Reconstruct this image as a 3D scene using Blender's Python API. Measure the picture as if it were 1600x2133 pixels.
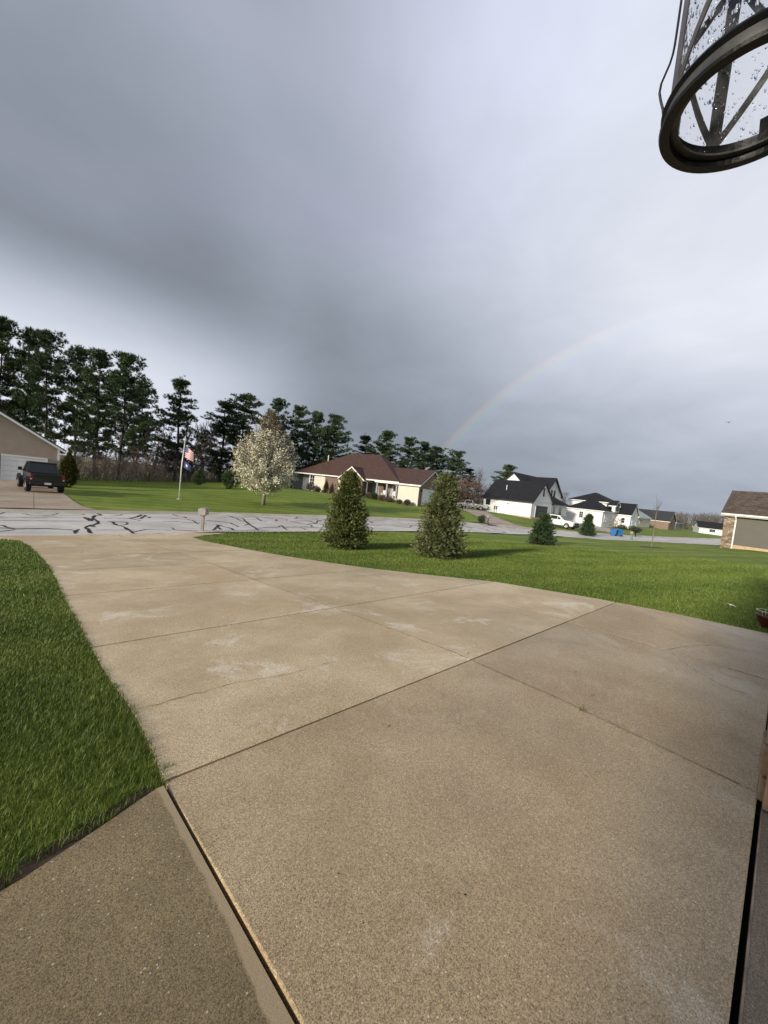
import bpy, math, random
import numpy as np
from mathutils import Matrix, Vector
random.seed(7)
for o in list(bpy.data.objects): bpy.data.objects.remove(o)
S = bpy.context.scene
COL = S.collection
R_ = math.radians

# ------------------------------------------------------------------ camera
F, CX, CY = 790.0, 800.0, 1066.5           # photograph pixels
PITCH, ROLL, YAW, EYE = R_(-3.4), R_(6.2), R_(46.9), 1.55
def _basis():
    f = np.array([math.cos(YAW)*math.cos(PITCH), math.sin(YAW)*math.cos(PITCH), math.sin(PITCH)])
    r0 = np.cross(f, [0, 0, 1.0]); r0 /= np.linalg.norm(r0); u0 = np.cross(r0, f)
    return math.cos(ROLL)*r0+math.sin(ROLL)*u0, -math.sin(ROLL)*r0+math.cos(ROLL)*u0, f
RV, UV, FV = _basis()
CP = np.array([0, 0, EYE])
cam = bpy.data.cameras.new('camera'); camo = bpy.data.objects.new('camera', cam); COL.objects.link(camo)
cam.sensor_fit = 'HORIZONTAL'; cam.sensor_width = 36.0; cam.lens = 36.0*F/1600.0
cam.clip_start = 0.05; cam.clip_end = 6000
camo.matrix_world = Matrix(((RV[0], UV[0], -FV[0], 0), (RV[1], UV[1], -FV[1], 0), (RV[2], UV[2], -FV[2], EYE), (0, 0, 0, 1)))
S.camera = camo
S.render.resolution_x, S.render.resolution_y = 768, 1024
def ray(x, y): return (x-CX)/F*RV-(y-CY)/F*UV+FV
def at_x(x, y, X): d = ray(x, y); return CP+d*(X/d[0])
def at_y(x, y, Y): d = ray(x, y); return CP+d*(Y/d[1])
def at_d(x, y, D): return CP+ray(x, y)*D

# ------------------------------------------------------------------ view, sun, sky
S.view_settings.view_transform = 'Standard'; S.view_settings.look = 'None'
S.view_settings.exposure = 0.0; S.view_settings.gamma = 1.0; S.view_settings.use_curve_mapping = False
SUN_AZ, SUN_EL = R_(184.0), R_(17.0)       # from the rainbow: the antisolar point is at azimuth 4, elevation -17
sd = Vector((math.cos(SUN_AZ)*math.cos(SUN_EL), math.sin(SUN_AZ)*math.cos(SUN_EL), math.sin(SUN_EL)))
sl = bpy.data.lights.new('sun', 'SUN'); sl.energy = 4.2; sl.angle = R_(6.0); sl.color = (1.0, 0.92, 0.80)
so = bpy.data.objects.new('sun', sl); COL.objects.link(so); so.location = (-40, -3, 30)
so.rotation_euler = (-sd).to_track_quat('-Z', 'Y').to_euler()

class G:
    """small node-graph helper"""
    def __init__(s, tree):
        s.t = tree; tree.nodes.clear()
    def n(s, kind, ins=None, **kw):
        nd = s.t.nodes.new(kind)
        for k, v in kw.items(): setattr(nd, k, v)
        for k, v in (ins or {}).items(): s.put(nd.inputs[k], v)
        return nd
    def put(s, sock, v):
        if isinstance(v, bpy.types.Node): v = v.outputs[0]
        if isinstance(v, bpy.types.NodeSocket): s.t.links.new(v, sock)
        else: sock.default_value = v
    def m(s, op, a, b=0.0, c=0.0, clamp=False):
        return s.n('ShaderNodeMath', {0: a, 1: b, 2: c}, operation=op, use_clamp=clamp).outputs[0]
    def v(s, op, a, b=(0, 0, 0)):
        nd = s.n('ShaderNodeVectorMath', {0: a, 1: b}, operation=op)
        return nd.outputs['Value'] if op in ('DOT_PRODUCT', 'LENGTH') else nd.outputs[0]
    def ramp(s, x, lo, hi, a=0.0, b=1.0):
        return s.n('ShaderNodeMapRange', {0: x, 1: lo, 2: hi, 3: a, 4: b}, interpolation_type='SMOOTHSTEP').outputs[0]
    def mix(s, f, a, b, mode='MIX'):
        nd = s.n('ShaderNodeMix', data_type='RGBA', blend_type=mode)
        s.put(nd.inputs[0], f); s.put(nd.inputs[6], a); s.put(nd.inputs[7], b); return nd.outputs[2]
    def noise(s, vec, scale, detail=4.0, rough=0.55, dist=0.0, out=0):
        nd = s.n('ShaderNodeTexNoise', {'Scale': scale, 'Detail': detail, 'Roughness': rough, 'Distortion': dist})
        if vec is not None: s.put(nd.inputs['Vector'], vec)
        return nd.outputs[out]
    def cr(s, x, stops):
        nd = s.n('ShaderNodeValToRGB', {0: x}); e = nd.color_ramp.elements
        while len(e) < len(stops): e.new(0.5)
        for el, (p, c) in zip(e, stops): el.position = p; el.color = (c if len(c) == 4 else (*c, 1))
        return nd.outputs[0]

W = bpy.data.worlds.new('World'); S.world = W; W.use_nodes = True
g = G(W.node_tree)
def dirpx(x, y):
    d = ray(x, y); d = d/np.linalg.norm(d); return tuple(float(v) for v in d)
tc = g.n('ShaderNodeTexCoord').outputs['Generated']
D = g.v('NORMALIZE', tc)
sx = g.n('ShaderNodeSeparateXYZ', {0: D})
zz = g.m('MAXIMUM', sx.outputs[2], 0.0)
den = g.m('ADD', zz, 0.22)
pl = g.n('ShaderNodeCombineXYZ', {0: g.m('DIVIDE', sx.outputs[0], den), 1: g.m('DIVIDE', sx.outputs[1], den), 2: zz}).outputs[0]
n1 = g.noise(pl, 1.15, 6.0, 0.52, 0.35)
n2 = g.noise(g.v('ADD', pl, (5.3, 1.7, 0.4)), 1.9, 8.0, 0.56, 0.35)
n3 = g.noise(g.v('ADD', pl, (1.3, 8.7, 2.4)), 0.55, 3.0, 0.5, 0.2)
def lobe(px, py, lo, hi): return g.ramp(g.v('DOT_PRODUCT', D, dirpx(px, py)), lo, hi)
b = g.m('ADD', 0.385, g.m('MULTIPLY', g.m('MULTIPLY', lobe(1950, 200, 0.55, 0.99), g.ramp(sx.outputs[2], 0.0, 0.45, 0.15, 1.0)), 0.42))           # brighter, thinner cloud to the right
b = g.m('ADD', b, g.m('MULTIPLY', lobe(420, -300, 0.70, 1.0), 0.06))
b = g.m('SUBTRACT', b, g.m('MULTIPLY', lobe(90, 470, 0.90, 0.998), 0.135))          # the dark belly at left
b = g.m('SUBTRACT', b, g.m('MULTIPLY', lobe(800, 900, 0.74, 0.99), 0.085))          # rain curtain
edge = g.m('ADD', sx.outputs[2], g.m('MULTIPLY', g.m('SUBTRACT', n1, 0.5), 0.10))  # ragged lower edge of the cloud deck
az = g.v('DOT_PRODUCT', g.v('NORMALIZE', g.n('ShaderNodeCombineXYZ', {0: sx.outputs[0], 1: sx.outputs[1]}).outputs[0]), (math.cos(R_(104)), math.sin(R_(104)), 0.0))
gap = g.m('MULTIPLY', g.ramp(edge, 0.40, 0.16), g.ramp(az, 0.66, 0.97))
tex = g.m('ADD', g.m('MULTIPLY', g.m('SUBTRACT', n1, 0.5), 0.34), g.m('ADD', g.m('MULTIPLY', g.m('SUBTRACT', n2, 0.5), 0.36), g.m('MULTIPLY', g.m('SUBTRACT', n3, 0.5), 0.22)))
b = g.m('MULTIPLY', b, g.m('ADD', 1.0, tex))
b = g.m('ADD', b, g.m('MULTIPLY', gap, 0.56))
tint = g.cr(b, [(0.0, (0.84, 0.96, 1.12)), (0.35, (0.87, 0.985, 1.16)), (0.6, (0.92, 0.98, 1.14)), (1.0, (0.965, 0.995, 1.06))])
violet = g.mix(g.m('MULTIPLY', g.ramp(g.m('ADD', n3, g.m('MULTIPLY', n2, .35)), 0.48, 0.76, 0.25, 1.0), g.m('MULTIPLY', lobe(200, -150, 0.55, 0.97), g.ramp(sx.outputs[2], 0.34, 0.60))), tint, (0.95, 0.985, 1.29, 1))
cloud = g.v('SCALE', violet); cloud.node.operation = 'SCALE'; g.put(cloud.node.inputs['Scale'], b)
# rainbow: a 42 degree circle round the antisolar point, showing where the rain falls
anti = tuple(-c for c in sd)
ang = g.m('MULTIPLY', g.m('ARCCOSINE', g.v('DOT_PRODUCT', D, anti)), 180/math.pi)
tb = g.m('DIVIDE', g.m('SUBTRACT', ang, 39.9), 2.9, clamp=True)
bow = g.cr(tb, [(0.0, (0, 0, 0)), (0.2, (.10, .06, .22)), (0.36, (.06, .16, .26)), (0.52, (.16, .27, .13)), (0.68, (.32, .29, .10)), (0.83, (.33, .14, .08)), (1.0, (0, 0, 0))])
bmask = g.m('MULTIPLY', g.m('MULTIPLY', lobe(990, 860, 0.87, 0.99), g.ramp(sx.outputs[2], 0.0, 0.05)), 0.185)
bows = g.v('SCALE', bow); g.put(bows.node.inputs['Scale'], bmask)
inside = g.m('MULTIPLY', g.m('MULTIPLY', g.ramp(ang, 42.0, 40.0), lobe(990, 860, 0.86, 0.985)), 0.012)
cloud = g.v('ADD', g.v('ADD', cloud, bows), g.n('ShaderNodeCombineXYZ', {0: inside, 1: inside, 2: inside}).outputs[0])
sky = g.n('ShaderNodeTexSky', sky_type='NISHITA'); sky.sun_disc = False; sky.sun_elevation = SUN_EL
sky.sun_rotation = math.pi/2-SUN_AZ; sky.sun_intensity = 1.0
skyc = g.v('SCALE', sky.outputs[0]); g.put(skyc.node.inputs['Scale'], 0.10)
clear = g.m('MULTIPLY', g.ramp(g.v('DOT_PRODUCT', D, tuple(sd)), 0.25, 0.95), 0.75)   # the storm has cleared towards the sun
wc = g.mix(clear, cloud, skyc)
bg = g.n('ShaderNodeBackground', {'Color': wc, 'Strength': 1.0})
g.put(g.n('ShaderNodeOutputWorld').inputs[0], bg.outputs[0])

# ------------------------------------------------------------------ terrain
def ip(pts):
    xs = [p[0] for p in pts]; ys = [p[1] for p in pts]
    return lambda x: np.interp(x, xs, ys)
def sm(t): t = np.clip(t, 0, 1); return t*t*(3-2*t)
YN = ip([(-400, -6), (-30, 14), (0, 16.1), (6, 17.0), (12, 17.3), (20, 17.7), (28, 17.4), (38, 15.3), (48, 12.0), (56, 7.5), (70, 4), (120, -5), (400, -40)])
YF = ip([(-400, 0), (-30, 20.3), (0, 22.4), (8, 24.1), (16, 24.8), (24, 25.5), (30, 25.3), (36, 23.3), (44, 20.2), (52, 17.9), (62, 15.9), (90, 13.8), (123, 12.2), (400, 0)])
ZR = ip([(-60, -1.12), (20, -1.12), (50, -1.25), (90, -1.55), (150, -2.0), (400, -2.6)])
RISE = ip([(-30, 0.0), (3, 0.05), (12, 0.45), (22, 1.15), (40, 1.15), (62, 0.8), (80, 0.45), (110, 0.55), (150, 0.4), (300, 0.2)])
PROF = ip([(-50, 0), (1.2, 0), (2.2, -0.03), (6.7, -0.40), (17.5, -1.16), (60, -1.16)])
def terr(x, y):
    x = np.asarray(x, float); y = np.asarray(y, float)
    yn, yf, zr = YN(x), YF(x), ZR(x)
    own = PROF(y)-0.006*np.maximum(x-8, 0)
    own = np.where(x > 80, np.minimum(own, -0.43-0.006*(x-80)), own)
    t = sm((y-(yn-2.2))/2.2)
    own = own*(1-t)+(zr+0.03)*t
    far = zr+0.10+RISE(x)*sm((y-yf-0.8)/20.0)
    return np.where(y < yn, own, np.where(y > yf, far, zr+0.04*np.sin(np.pi*np.clip((y-yn)/np.maximum(yf-yn, .1), 0, 1))))
def tz(x, y): return float(terr(x, y))
def gp(px, py):
    """the ground point seen at a pixel of the photograph"""
    d = ray(px, py); t0 = 0.5; p = None
    t = t0
    while t < 900:
        q = CP+d*t
        if q[2] < tz(q[0], q[1]):
            lo, hi = t-t*0.01, t
            for _ in range(30):
                m_ = (lo+hi)/2; q = CP+d*m_
                if q[2] < tz(q[0], q[1]): hi = m_
                else: lo = m_
            q = CP+d*hi; return np.array([q[0], q[1], tz(q[0], q[1])])
        t *= 1.01
    q = CP+d*300; return np.array([q[0], q[1], tz(q[0], q[1])])

# ------------------------------------------------------------------ mesh helpers
class MB:
    def __init__(s): s.v = []; s.f = []
    def add(s, vs, fs):
        k = len(s.v); s.v += [tuple(map(float, p)) for p in vs]; s.f += [tuple(i+k for i in f) for f in fs]; return s
    def box(s, x0, x1, y0, y1, z0, z1):
        return s.add([(x0, y0, z0), (x1, y0, z0), (x1, y1, z0), (x0, y1, z0), (x0, y0, z1), (x1, y0, z1), (x1, y1, z1), (x0, y1, z1)],
                     [(3, 2, 1, 0), (4, 5, 6, 7), (0, 1, 5, 4), (1, 2, 6, 5), (2, 3, 7, 6), (3, 0, 4, 7)])
    def ext(s, poly, vec):
        """closed prism: a planar polygon of 3-D points pushed along vec"""
        n = len(poly); a = [np.array(p, float) for p in poly]; b_ = [p+np.array(vec, float) for p in a]
        return s.add(a+b_, [tuple(range(n))[::-1], tuple(range(n, 2*n))]+[(i, (i+1) % n, n+(i+1) % n, n+i) for i in range(n)])
    def tube(s, pts, rad, n=8, cap=True):
        pts = [np.array(p, float) for p in pts]; rad = [rad]*len(pts) if np.isscalar(rad) else rad
        rings = []; u = None
        for i, p in enumerate(pts):
            t = pts[min(i+1, len(pts)-1)]-pts[max(i-1, 0)]; t /= (np.linalg.norm(t)+1e-9)
            if u is None:
                u = np.cross(t, [0, 0, 1.0] if abs(t[2]) < .9 else [1.0, 0, 0])
            u = u-t*(u@t); u /= np.linalg.norm(u); w = np.cross(t, u)
            rings.append([p+rad[i]*(math.cos(2*math.pi*k/n)*u+math.sin(2*math.pi*k/n)*w) for k in range(n)])
        vs = [q for r in rings for q in r]
        fs = [(i*n+k, i*n+(k+1) % n, (i+1)*n+(k+1) % n, (i+1)*n+k) for i in range(len(pts)-1) for k in range(n)]
        if cap: fs += [tuple(range(n))[::-1], tuple(range((len(pts)-1)*n, len(pts)*n))]
        return s.add(vs, fs)
    def lathe(s, prof, n=24, c=(0, 0, 0), close=False, axis='z', a0=0.0, a1=2*math.pi):
        full = abs(a1-a0-2*math.pi) < 1e-6; m_ = n if full else n+1
        vs = []
        for r, z in prof:
            for k in range(m_):
                a = a0+(a1-a0)*k/n; x, y = r*math.cos(a), r*math.sin(a)
                vs.append({'z': (c[0]+x, c[1]+y, c[2]+z), 'x': (c[0]+z, c[1]+x, c[2]+y), 'y': (c[0]+x, c[1]+z, c[2]+y)}[axis])
        P = len(prof); fs = []
        for i in range(P if close else P-1):
            j = (i+1) % P
            for k in range(n):
                k2 = (k+1) % m_; fs.append((i*m_+k, i*m_+k2, j*m_+k2, j*m_+k))
        return s.add(vs, fs)
    def build(s, name, mat, parent=None, smooth=False, bevel=0.0):
        return mesh_obj(name, s.v, s.f, mat, parent, smooth, bevel)
def mesh_obj(name, v, f, mat, parent=None, smooth=False, bevel=0.0, tint=None):
    me = bpy.data.meshes.new(name)
    if isinstance(v, np.ndarray):
        me.vertices.add(len(v)); me.vertices.foreach_set('co', np.ascontiguousarray(v, np.float32).ravel())
        k = f.shape[1]; me.loops.add(f.size); me.loops.foreach_set('vertex_index', np.ascontiguousarray(f, np.int32).ravel())
        me.polygons.add(len(f)); me.polygons.foreach_set('loop_start', np.arange(0, f.size, k, dtype=np.int32))
        me.update(calc_edges=True)
    else:
        me.from_pydata(v, [], f); me.update()
    if tint is not None:
        a = me.attributes.new('tint', 'FLOAT', 'FACE'); a.data.foreach_set('value', np.ascontiguousarray(tint, np.float32))
    me.materials.append(mat)
    if smooth: me.polygons.foreach_set('use_smooth', np.ones(len(me.polygons), bool))
    o = bpy.data.objects.new(name, me); COL.objects.link(o)
    if parent: o.parent = parent
    if bevel:
        md = o.modifiers.new('bevel', 'BEVEL'); md.width = bevel; md.segments = 2; md.limit_method = 'ANGLE'
    return o
def thing(name, label, cat, loc=(0, 0, 0), rz=0.0, group=None):
    o = bpy.data.objects.new(name, None); COL.objects.link(o); o.empty_display_size = 0.2
    o.location = tuple(float(c) for c in loc); o.rotation_euler = (0, 0, rz)
    return tag(o, label, cat, group)
def tag(o, label, cat, group=None):
    o['label'] = label; o['category'] = cat
    if group: o['group'] = group
    return o
def kind(o, k='structure'): o['kind'] = k; return o
def copy_tree(o, parent=None):
    c = o.copy(); COL.objects.link(c); c.parent = parent
    for ch in o.children: copy_tree(ch, c)
    return c

# ------------------------------------------------------------------ materials
M = {}
def newmat(name):
    m = bpy.data.materials.new(name); m.use_nodes = True; gg = G(m.node_tree)
    bs = gg.n('ShaderNodeBsdfPrincipled'); out = gg.n('ShaderNodeOutputMaterial'); gg.put(out.inputs[0], bs.outputs[0])
    M[name] = m; return m, gg, bs
def obj_co(gg): return gg.n('ShaderNodeTexCoord').outputs['Object']
def bump(gg, bs, h, strength=0.3, dist=0.02):
    b_ = gg.n('ShaderNodeBump', {'Strength': strength, 'Distance': dist, 'Height': h}); gg.put(bs.inputs['Normal'], b_.outputs[0])
def plain(name, col, rough=0.6, metal=0.0, var=0.12, scale=6.0, bmp=0.0, spec=0.5, coat=0.0):
    m, gg, bs = newmat(name); co = obj_co(gg)
    n = gg.noise(co, scale, 5.0, 0.6)
    c = gg.mix(gg.ramp(n, 0.3, 0.7), tuple(x*(1-var) for x in col)+(1,), tuple(min(1, x*(1+var)) for x in col)+(1,))
    gg.put(bs.inputs['Base Color'], c); bs.inputs['Roughness'].default_value = rough; bs.inputs['Metallic'].default_value = metal
    bs.inputs['Specular IOR Level'].default_value = spec; bs.inputs['Coat Weight'].default_value = coat
    if bmp: bump(gg, bs, gg.noise(co, scale*4, 4.0), bmp, 0.01)
    return m
def concrete(name, c0, c1, light, wet=0.4, patch=1.0):
    """broom-finished slab: aggregate grains of many shades, pale scaled patches, damp areas"""
    m, gg, bs = newmat(name); co = obj_co(gg)
    big = gg.noise(co, 0.35, 5.0, 0.6, 0.4); mid = gg.noise(co, 1.7, 6.0, 0.65, 0.3); fine = gg.noise(co, 120.0, 4.0, 0.75)
    c = gg.mix(gg.ramp(gg.m('ADD', gg.m('MULTIPLY', big, .6), gg.m('MULTIPLY', mid, .4)), 0.38, 0.62), (*c0, 1), (*c1, 1))
    c = gg.mix(gg.ramp(gg.noise(gg.v('ADD', co, (7, 2, 5)), 0.8, 4.0, 0.6), 0.5, 0.7, 0, .5), c, (c0[0]*1.02, c0[1]*.93, c0[2]*.92, 1))
    rnd = gg.n('ShaderNodeObjectInfo').outputs['Random']
    c = gg.mix(1.0, c, gg.n('ShaderNodeCombineColor', {0: gg.ramp(rnd, 0, 1, .93, 1.06), 1: gg.ramp(rnd, 0, 1, .93, 1.06), 2: gg.ramp(rnd, 0, 1, .92, 1.05)}).outputs[0], 'MULTIPLY')
    def grains(scale, off):
        v_ = gg.n('ShaderNodeTexVoronoi', {'Scale': scale, 'Randomness': 1.0, 'Vector': gg.v('ADD', co, off)}); return v_.outputs['Distance'], gg.n('ShaderNodeSeparateColor', {0: v_.outputs['Color']})
    d1, k1 = grains(300.0, (0, 0, 0)); d2, k2 = grains(95.0, (3, 1, 2))
    pm = gg.m('MULTIPLY', gg.ramp(gg.noise(co, 1.05, 8.0, 0.74, 0.6), 0.545, 0.645), patch)
    val = gg.m('ADD', gg.m('MULTIPLY', k1.outputs[0], .62), gg.m('MULTIPLY', fine, .60))
    c = gg.mix(1.0, c, gg.cr(val, [(0.25, (.40, .39, .37)), (0.52, (.88, .88, .87)), (0.76, (1.15, 1.15, 1.15)), (1.0, (1.7, 1.7, 1.74))]), 'MULTIPLY')
    spot = gg.ramp(d2, 0.40, 0.20)
    c = gg.mix(gg.m('MULTIPLY', spot, gg.m('MULTIPLY', gg.m('GREATER_THAN', k2.outputs[0], gg.m('SUBTRACT', 0.962, gg.m('MULTIPLY', pm, 0.16))), 0.8)), c, (*light, 1))
    c = gg.mix(gg.m('MULTIPLY', spot, gg.m('MULTIPLY', gg.m('LESS_THAN', k2.outputs[1], 0.07), 0.7)), c, tuple(x*0.34 for x in c0)+(1,))
    c = gg.mix(gg.m('MULTIPLY', gg.m('MULTIPLY', pm, gg.ramp(k1.outputs[1], .3, .8)), 0.62), c, (*light, 1))
    gg.put(bs.inputs['Base Color'], c)
    dampn = gg.noise(gg.v('ADD', co, (3, 9, 1)), 0.6, 5.0, 0.6)
    gg.put(bs.inputs['Roughness'], gg.ramp(dampn, 0.35, 0.65, 0.62-0.25*wet, 0.72))
    bs.inputs['Specular IOR Level'].default_value = 0.5
    bump(gg, bs, gg.m('ADD', gg.m('MULTIPLY', fine, .5), gg.m('MULTIPLY', d1, -0.5)), 0.25, 0.004)
    return m, gg, bs, c, co
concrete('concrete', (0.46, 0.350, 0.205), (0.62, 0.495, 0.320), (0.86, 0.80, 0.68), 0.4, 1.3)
concrete('concrete_damp_vignette', (0.37, 0.275, 0.160), (0.49, 0.380, 0.235), (0.74, 0.67, 0.55), 0.6, 0.75)  # nearest slab row: damp tone plus lens vignette darkening put into the colour
concrete('concrete_far', (0.33, 0.25, 0.18), (0.42, 0.335, 0.25), (0.52, 0.45, 0.36), 0.8)
concrete('concrete_kerb', (0.38, 0.33, 0.26), (0.50, 0.44, 0.36), (0.6, 0.55, 0.47), 0.2, 0.3)
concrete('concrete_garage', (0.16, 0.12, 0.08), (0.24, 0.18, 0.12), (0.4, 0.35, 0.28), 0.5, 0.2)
m, gg, bs, c, co = concrete('concrete_wet', (0.200, 0.150, 0.074), (0.325, 0.245, 0.130), (0.58, 0.54, 0.45), 1.0, 0.25)
sp = gg.n('ShaderNodeSeparateXYZ', {0: co}); edge_d = gg.m('SUBTRACT', gg.m('SUBTRACT', 0.70, gg.m('MULTIPLY', sp.outputs[1], 0.079)), sp.outputs[0])
wob = gg.m('ADD', edge_d, gg.m('MULTIPLY', gg.m('SUBTRACT', gg.noise(co, 4.0, 4.0), 0.5), 0.075))
dry = gg.ramp(gg.m('ADD', wob, gg.m('MULTIPLY', sp.outputs[1], .018)), 0.084, 0.070)
gg.put(bs.inputs['Base Color'], gg.mix(gg.m('MULTIPLY', dry, 0.75), c, (0.42, 0.325, 0.20, 1)))

m, gg, bs = newmat('asphalt'); co = obj_co(gg)                     # old pale asphalt, still damp
n = gg.noise(co, 0.5, 5.0, 0.6, 0.3); f_ = gg.noise(co, 35.0, 3.0, 0.7)
st = gg.noise(gg.n('ShaderNodeMapping', {'Vector': co, 'Scale': (0.06, 1.1, 1)}).outputs[0], 1.0, 4.0, 0.6)
c = gg.mix(gg.ramp(n, 0.35, 0.65), (0.52, 0.485, 0.445, 1), (0.66, 0.62, 0.57, 1)); c = gg.mix(gg.ramp(f_, 0.4, 0.75, 0, .4), c, (0.16, 0.16, 0.165, 1))
c = gg.mix(gg.ramp(st, 0.5, 0.66, 0, .35), c, (0.22, 0.21, 0.21, 1))
gg.put(bs.inputs['Base Color'], c); gg.put(bs.inputs['Roughness'], gg.ramp(n, .3, .7, .6, .75)); bs.inputs['Specular IOR Level'].default_value = .25; bump(gg, bs, f_, .3, .006)
plain('tar', (0.012, 0.012, 0.013), 0.35, var=.2)
plain('joint_black', (0.006, 0.005, 0.004), 0.9, spec=.1)
plain('moss', (0.020, 0.019, 0.010), 0.9, var=.5, scale=30)
plain('soil', (0.055, 0.035, 0.022), 0.95, var=.4, scale=12, bmp=.5)
plain('mulch', (0.075, 0.035, 0.022), 0.95, var=.5, scale=25, bmp=.6)

def grass_colour(gg, co, tint=None):
    big = gg.noise(co, 0.22, 4.0, 0.6); mid = gg.noise(co, 1.6, 5.0, 0.65); fine = gg.noise(co, 14.0, 4.0, 0.7)
    mp = gg.n('ShaderNodeMapping', {'Vector': co, 'Rotation': (0, 0, R_(17))}).outputs[0]
    sxx = gg.n('ShaderNodeSeparateXYZ', {0: mp})
    wav = gg.m('SINE', gg.m('ADD', gg.m('MULTIPLY', sxx.outputs[1], 2*math.pi/1.9), gg.m('MULTIPLY', mid, 1.6)))
    x = gg.m('ADD', gg.m('MULTIPLY', big, .5), gg.m('ADD', gg.m('MULTIPLY', mid, .35), gg.m('MULTIPLY', fine, .25)))
    x = gg.m('ADD', x, gg.m('MULTIPLY', wav, 0.05))
    if tint is not None: x = gg.m('ADD', gg.m('MULTIPLY', x, 0.7), gg.m('MULTIPLY', tint, 0.34))
    return gg.cr(x, [(0.28, (0.026, 0.056, 0.009)), (0.46, (0.060, 0.105, 0.014)), (0.60, (0.100, 0.150, 0.023)), (0.76, (0.165, 0.205, 0.050))])
m, gg, bs = newmat('lawn'); co = obj_co(gg)
gg.put(bs.inputs['Base Color'], gg.mix(1.0, grass_colour(gg, co), (1.85, 1.6, 1.4, 1), 'MULTIPLY')); bs.inputs['Roughness'].default_value = 0.8; bs.inputs['Specular IOR Level'].default_value = 0.25
bump(gg, bs, gg.noise(co, 9.0, 5.0, 0.75), 0.9, 0.09)
m, gg, bs = newmat('grass_blade'); co = obj_co(gg)
tn = gg.n('ShaderNodeAttribute', attribute_name='tint').outputs['Fac']
gc = gg.mix(1.0, grass_colour(gg, co, tn), (1.36, 1.27, 1.2, 1), 'MULTIPLY'); gc = gg.mix(gg.m('GREATER_THAN', tn, 0.965), gc, (0.22, 0.19, 0.09, 1))
gg.put(bs.inputs['Base Color'], gc); bs.inputs['Roughness'].default_value = 0.55; bs.inputs['Specular IOR Level'].default_value = 0.35
plain('field', (0.17, 0.135, 0.065), 0.95, var=.3, scale=.3)

def leafmat(name, stops, rough=0.6, spec=0.3):
    m, gg, bs = newmat(name)
    tn = gg.n('ShaderNodeAttribute', attribute_name='tint').outputs['Fac']
    rnd = gg.n('ShaderNodeObjectInfo').outputs['Random']
    gg.put(bs.inputs['Base Color'], gg.cr(gg.m('ADD', gg.m('MULTIPLY', tn, .88), gg.m('MULTIPLY', rnd, .12)), stops))
    bs.inputs['Roughness'].default_value = rough; bs.inputs['Specular IOR Level'].default_value = spec
    return m
leafmat('pine_needles', [(0.0, (0.028, 0.050, 0.022)), (0.5, (0.055, 0.092, 0.036)), (0.85, (0.095, 0.132, 0.050)), (1.0, (0.135, 0.165, 0.066))])
leafmat('spruce_needles', [(0.0, (0.050, 0.066, 0.016)), (0.4, (0.125, 0.150, 0.040)), (0.7, (0.215, 0.235, 0.085)), (1.0, (0.38, 0.38, 0.19))])
leafmat('spruce_grey', [(0.0, (0.050, 0.066, 0.018)), (0.4, (0.125, 0.148, 0.052)), (0.7, (0.225, 0.240, 0.115)), (1.0, (0.42, 0.42, 0.27))])
leafmat('arborvitae', [(0.0, (0.035, 0.042, 0.008)), (0.6, (0.080, 0.080, 0.012)), (1.0, (0.13, 0.12, 0.022))])
leafmat('blossom', [(0.0, (0.36, 0.33, 0.22)), (0.4, (0.58, 0.56, 0.41)), (1.0, (0.80, 0.78, 0.64))])
leafmat('new_leaf', [(0.0, (0.10, 0.06, 0.035)), (0.5, (0.17, 0.11, 0.05)), (1.0, (0.22, 0.20, 0.06))])
leafmat('twig', [(0.0, (0.095, 0.076, 0.064)), (0.6, (0.180, 0.148, 0.126)), (1.0, (0.26, 0.22, 0.19))], .9, .1)
leafmat('twig_red', [(0.0, (0.120, 0.085, 0.072)), (0.6, (0.200, 0.145, 0.122)), (1.0, (0.27, 0.20, 0.17))], .9, .1)
leafmat('twig_grey', [(0.0, (0.10, 0.09, 0.08)), (0.6, (0.17, 0.155, 0.14)), (1.0, (0.24, 0.22, 0.20))], .9, .1)
plain('bark', (0.045, 0.034, 0.028), 0.95, var=.35, scale=9, bmp=.5)
plain('bark_pale', (0.20, 0.165, 0.135), 0.9, var=.25, scale=9, bmp=.4)
plain('shrub_dark', (0.02, 0.03, 0.015), 0.9)

def siding(name, col, lap=0.11, rough=0.55, var=.05):
    m, gg, bs = newmat(name); co = obj_co(gg); s3 = gg.n('ShaderNodeSeparateXYZ', {0: co})
    fr = gg.m('FRACT', gg.m('DIVIDE', s3.outputs[2], lap)); n = gg.noise(co, 1.5, 4.0)
    c = gg.mix(gg.ramp(n, .3, .7), tuple(x*(1-var) for x in col)+(1,), tuple(min(1, x*(1+var)) for x in col)+(1,))
    c = gg.mix(gg.ramp(fr, 0.16, 0.0, 0, .6), c, tuple(x*.35 for x in col)+(1,))
    gg.put(bs.inputs['Base Color'], c); bs.inputs['Roughness'].default_value = rough
    bump(gg, bs, gg.m('SUBTRACT', 1.0, fr), 0.8, 0.014); return m
siding('siding_taupe', (0.37, 0.300, 0.245), 0.17); siding('siding_cream', (0.66, 0.61, 0.50)); siding('siding_grey', (0.26, 0.28, 0.29))
siding('siding_white', (0.80, 0.81, 0.82)); siding('siding_dark', (0.085, 0.080, 0.062), 0.13, .6); siding('siding_mid', (0.30, 0.30, 0.28))
plain('trim_white', (0.80, 0.80, 0.78), 0.45, var=.04); plain('trim_dark', (0.02, 0.021, 0.024), 0.5)
plain('door_white', (0.76, 0.78, 0.80), 0.45, var=.03); plain('door_black', (0.018, 0.020, 0.024), 0.4)
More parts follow.
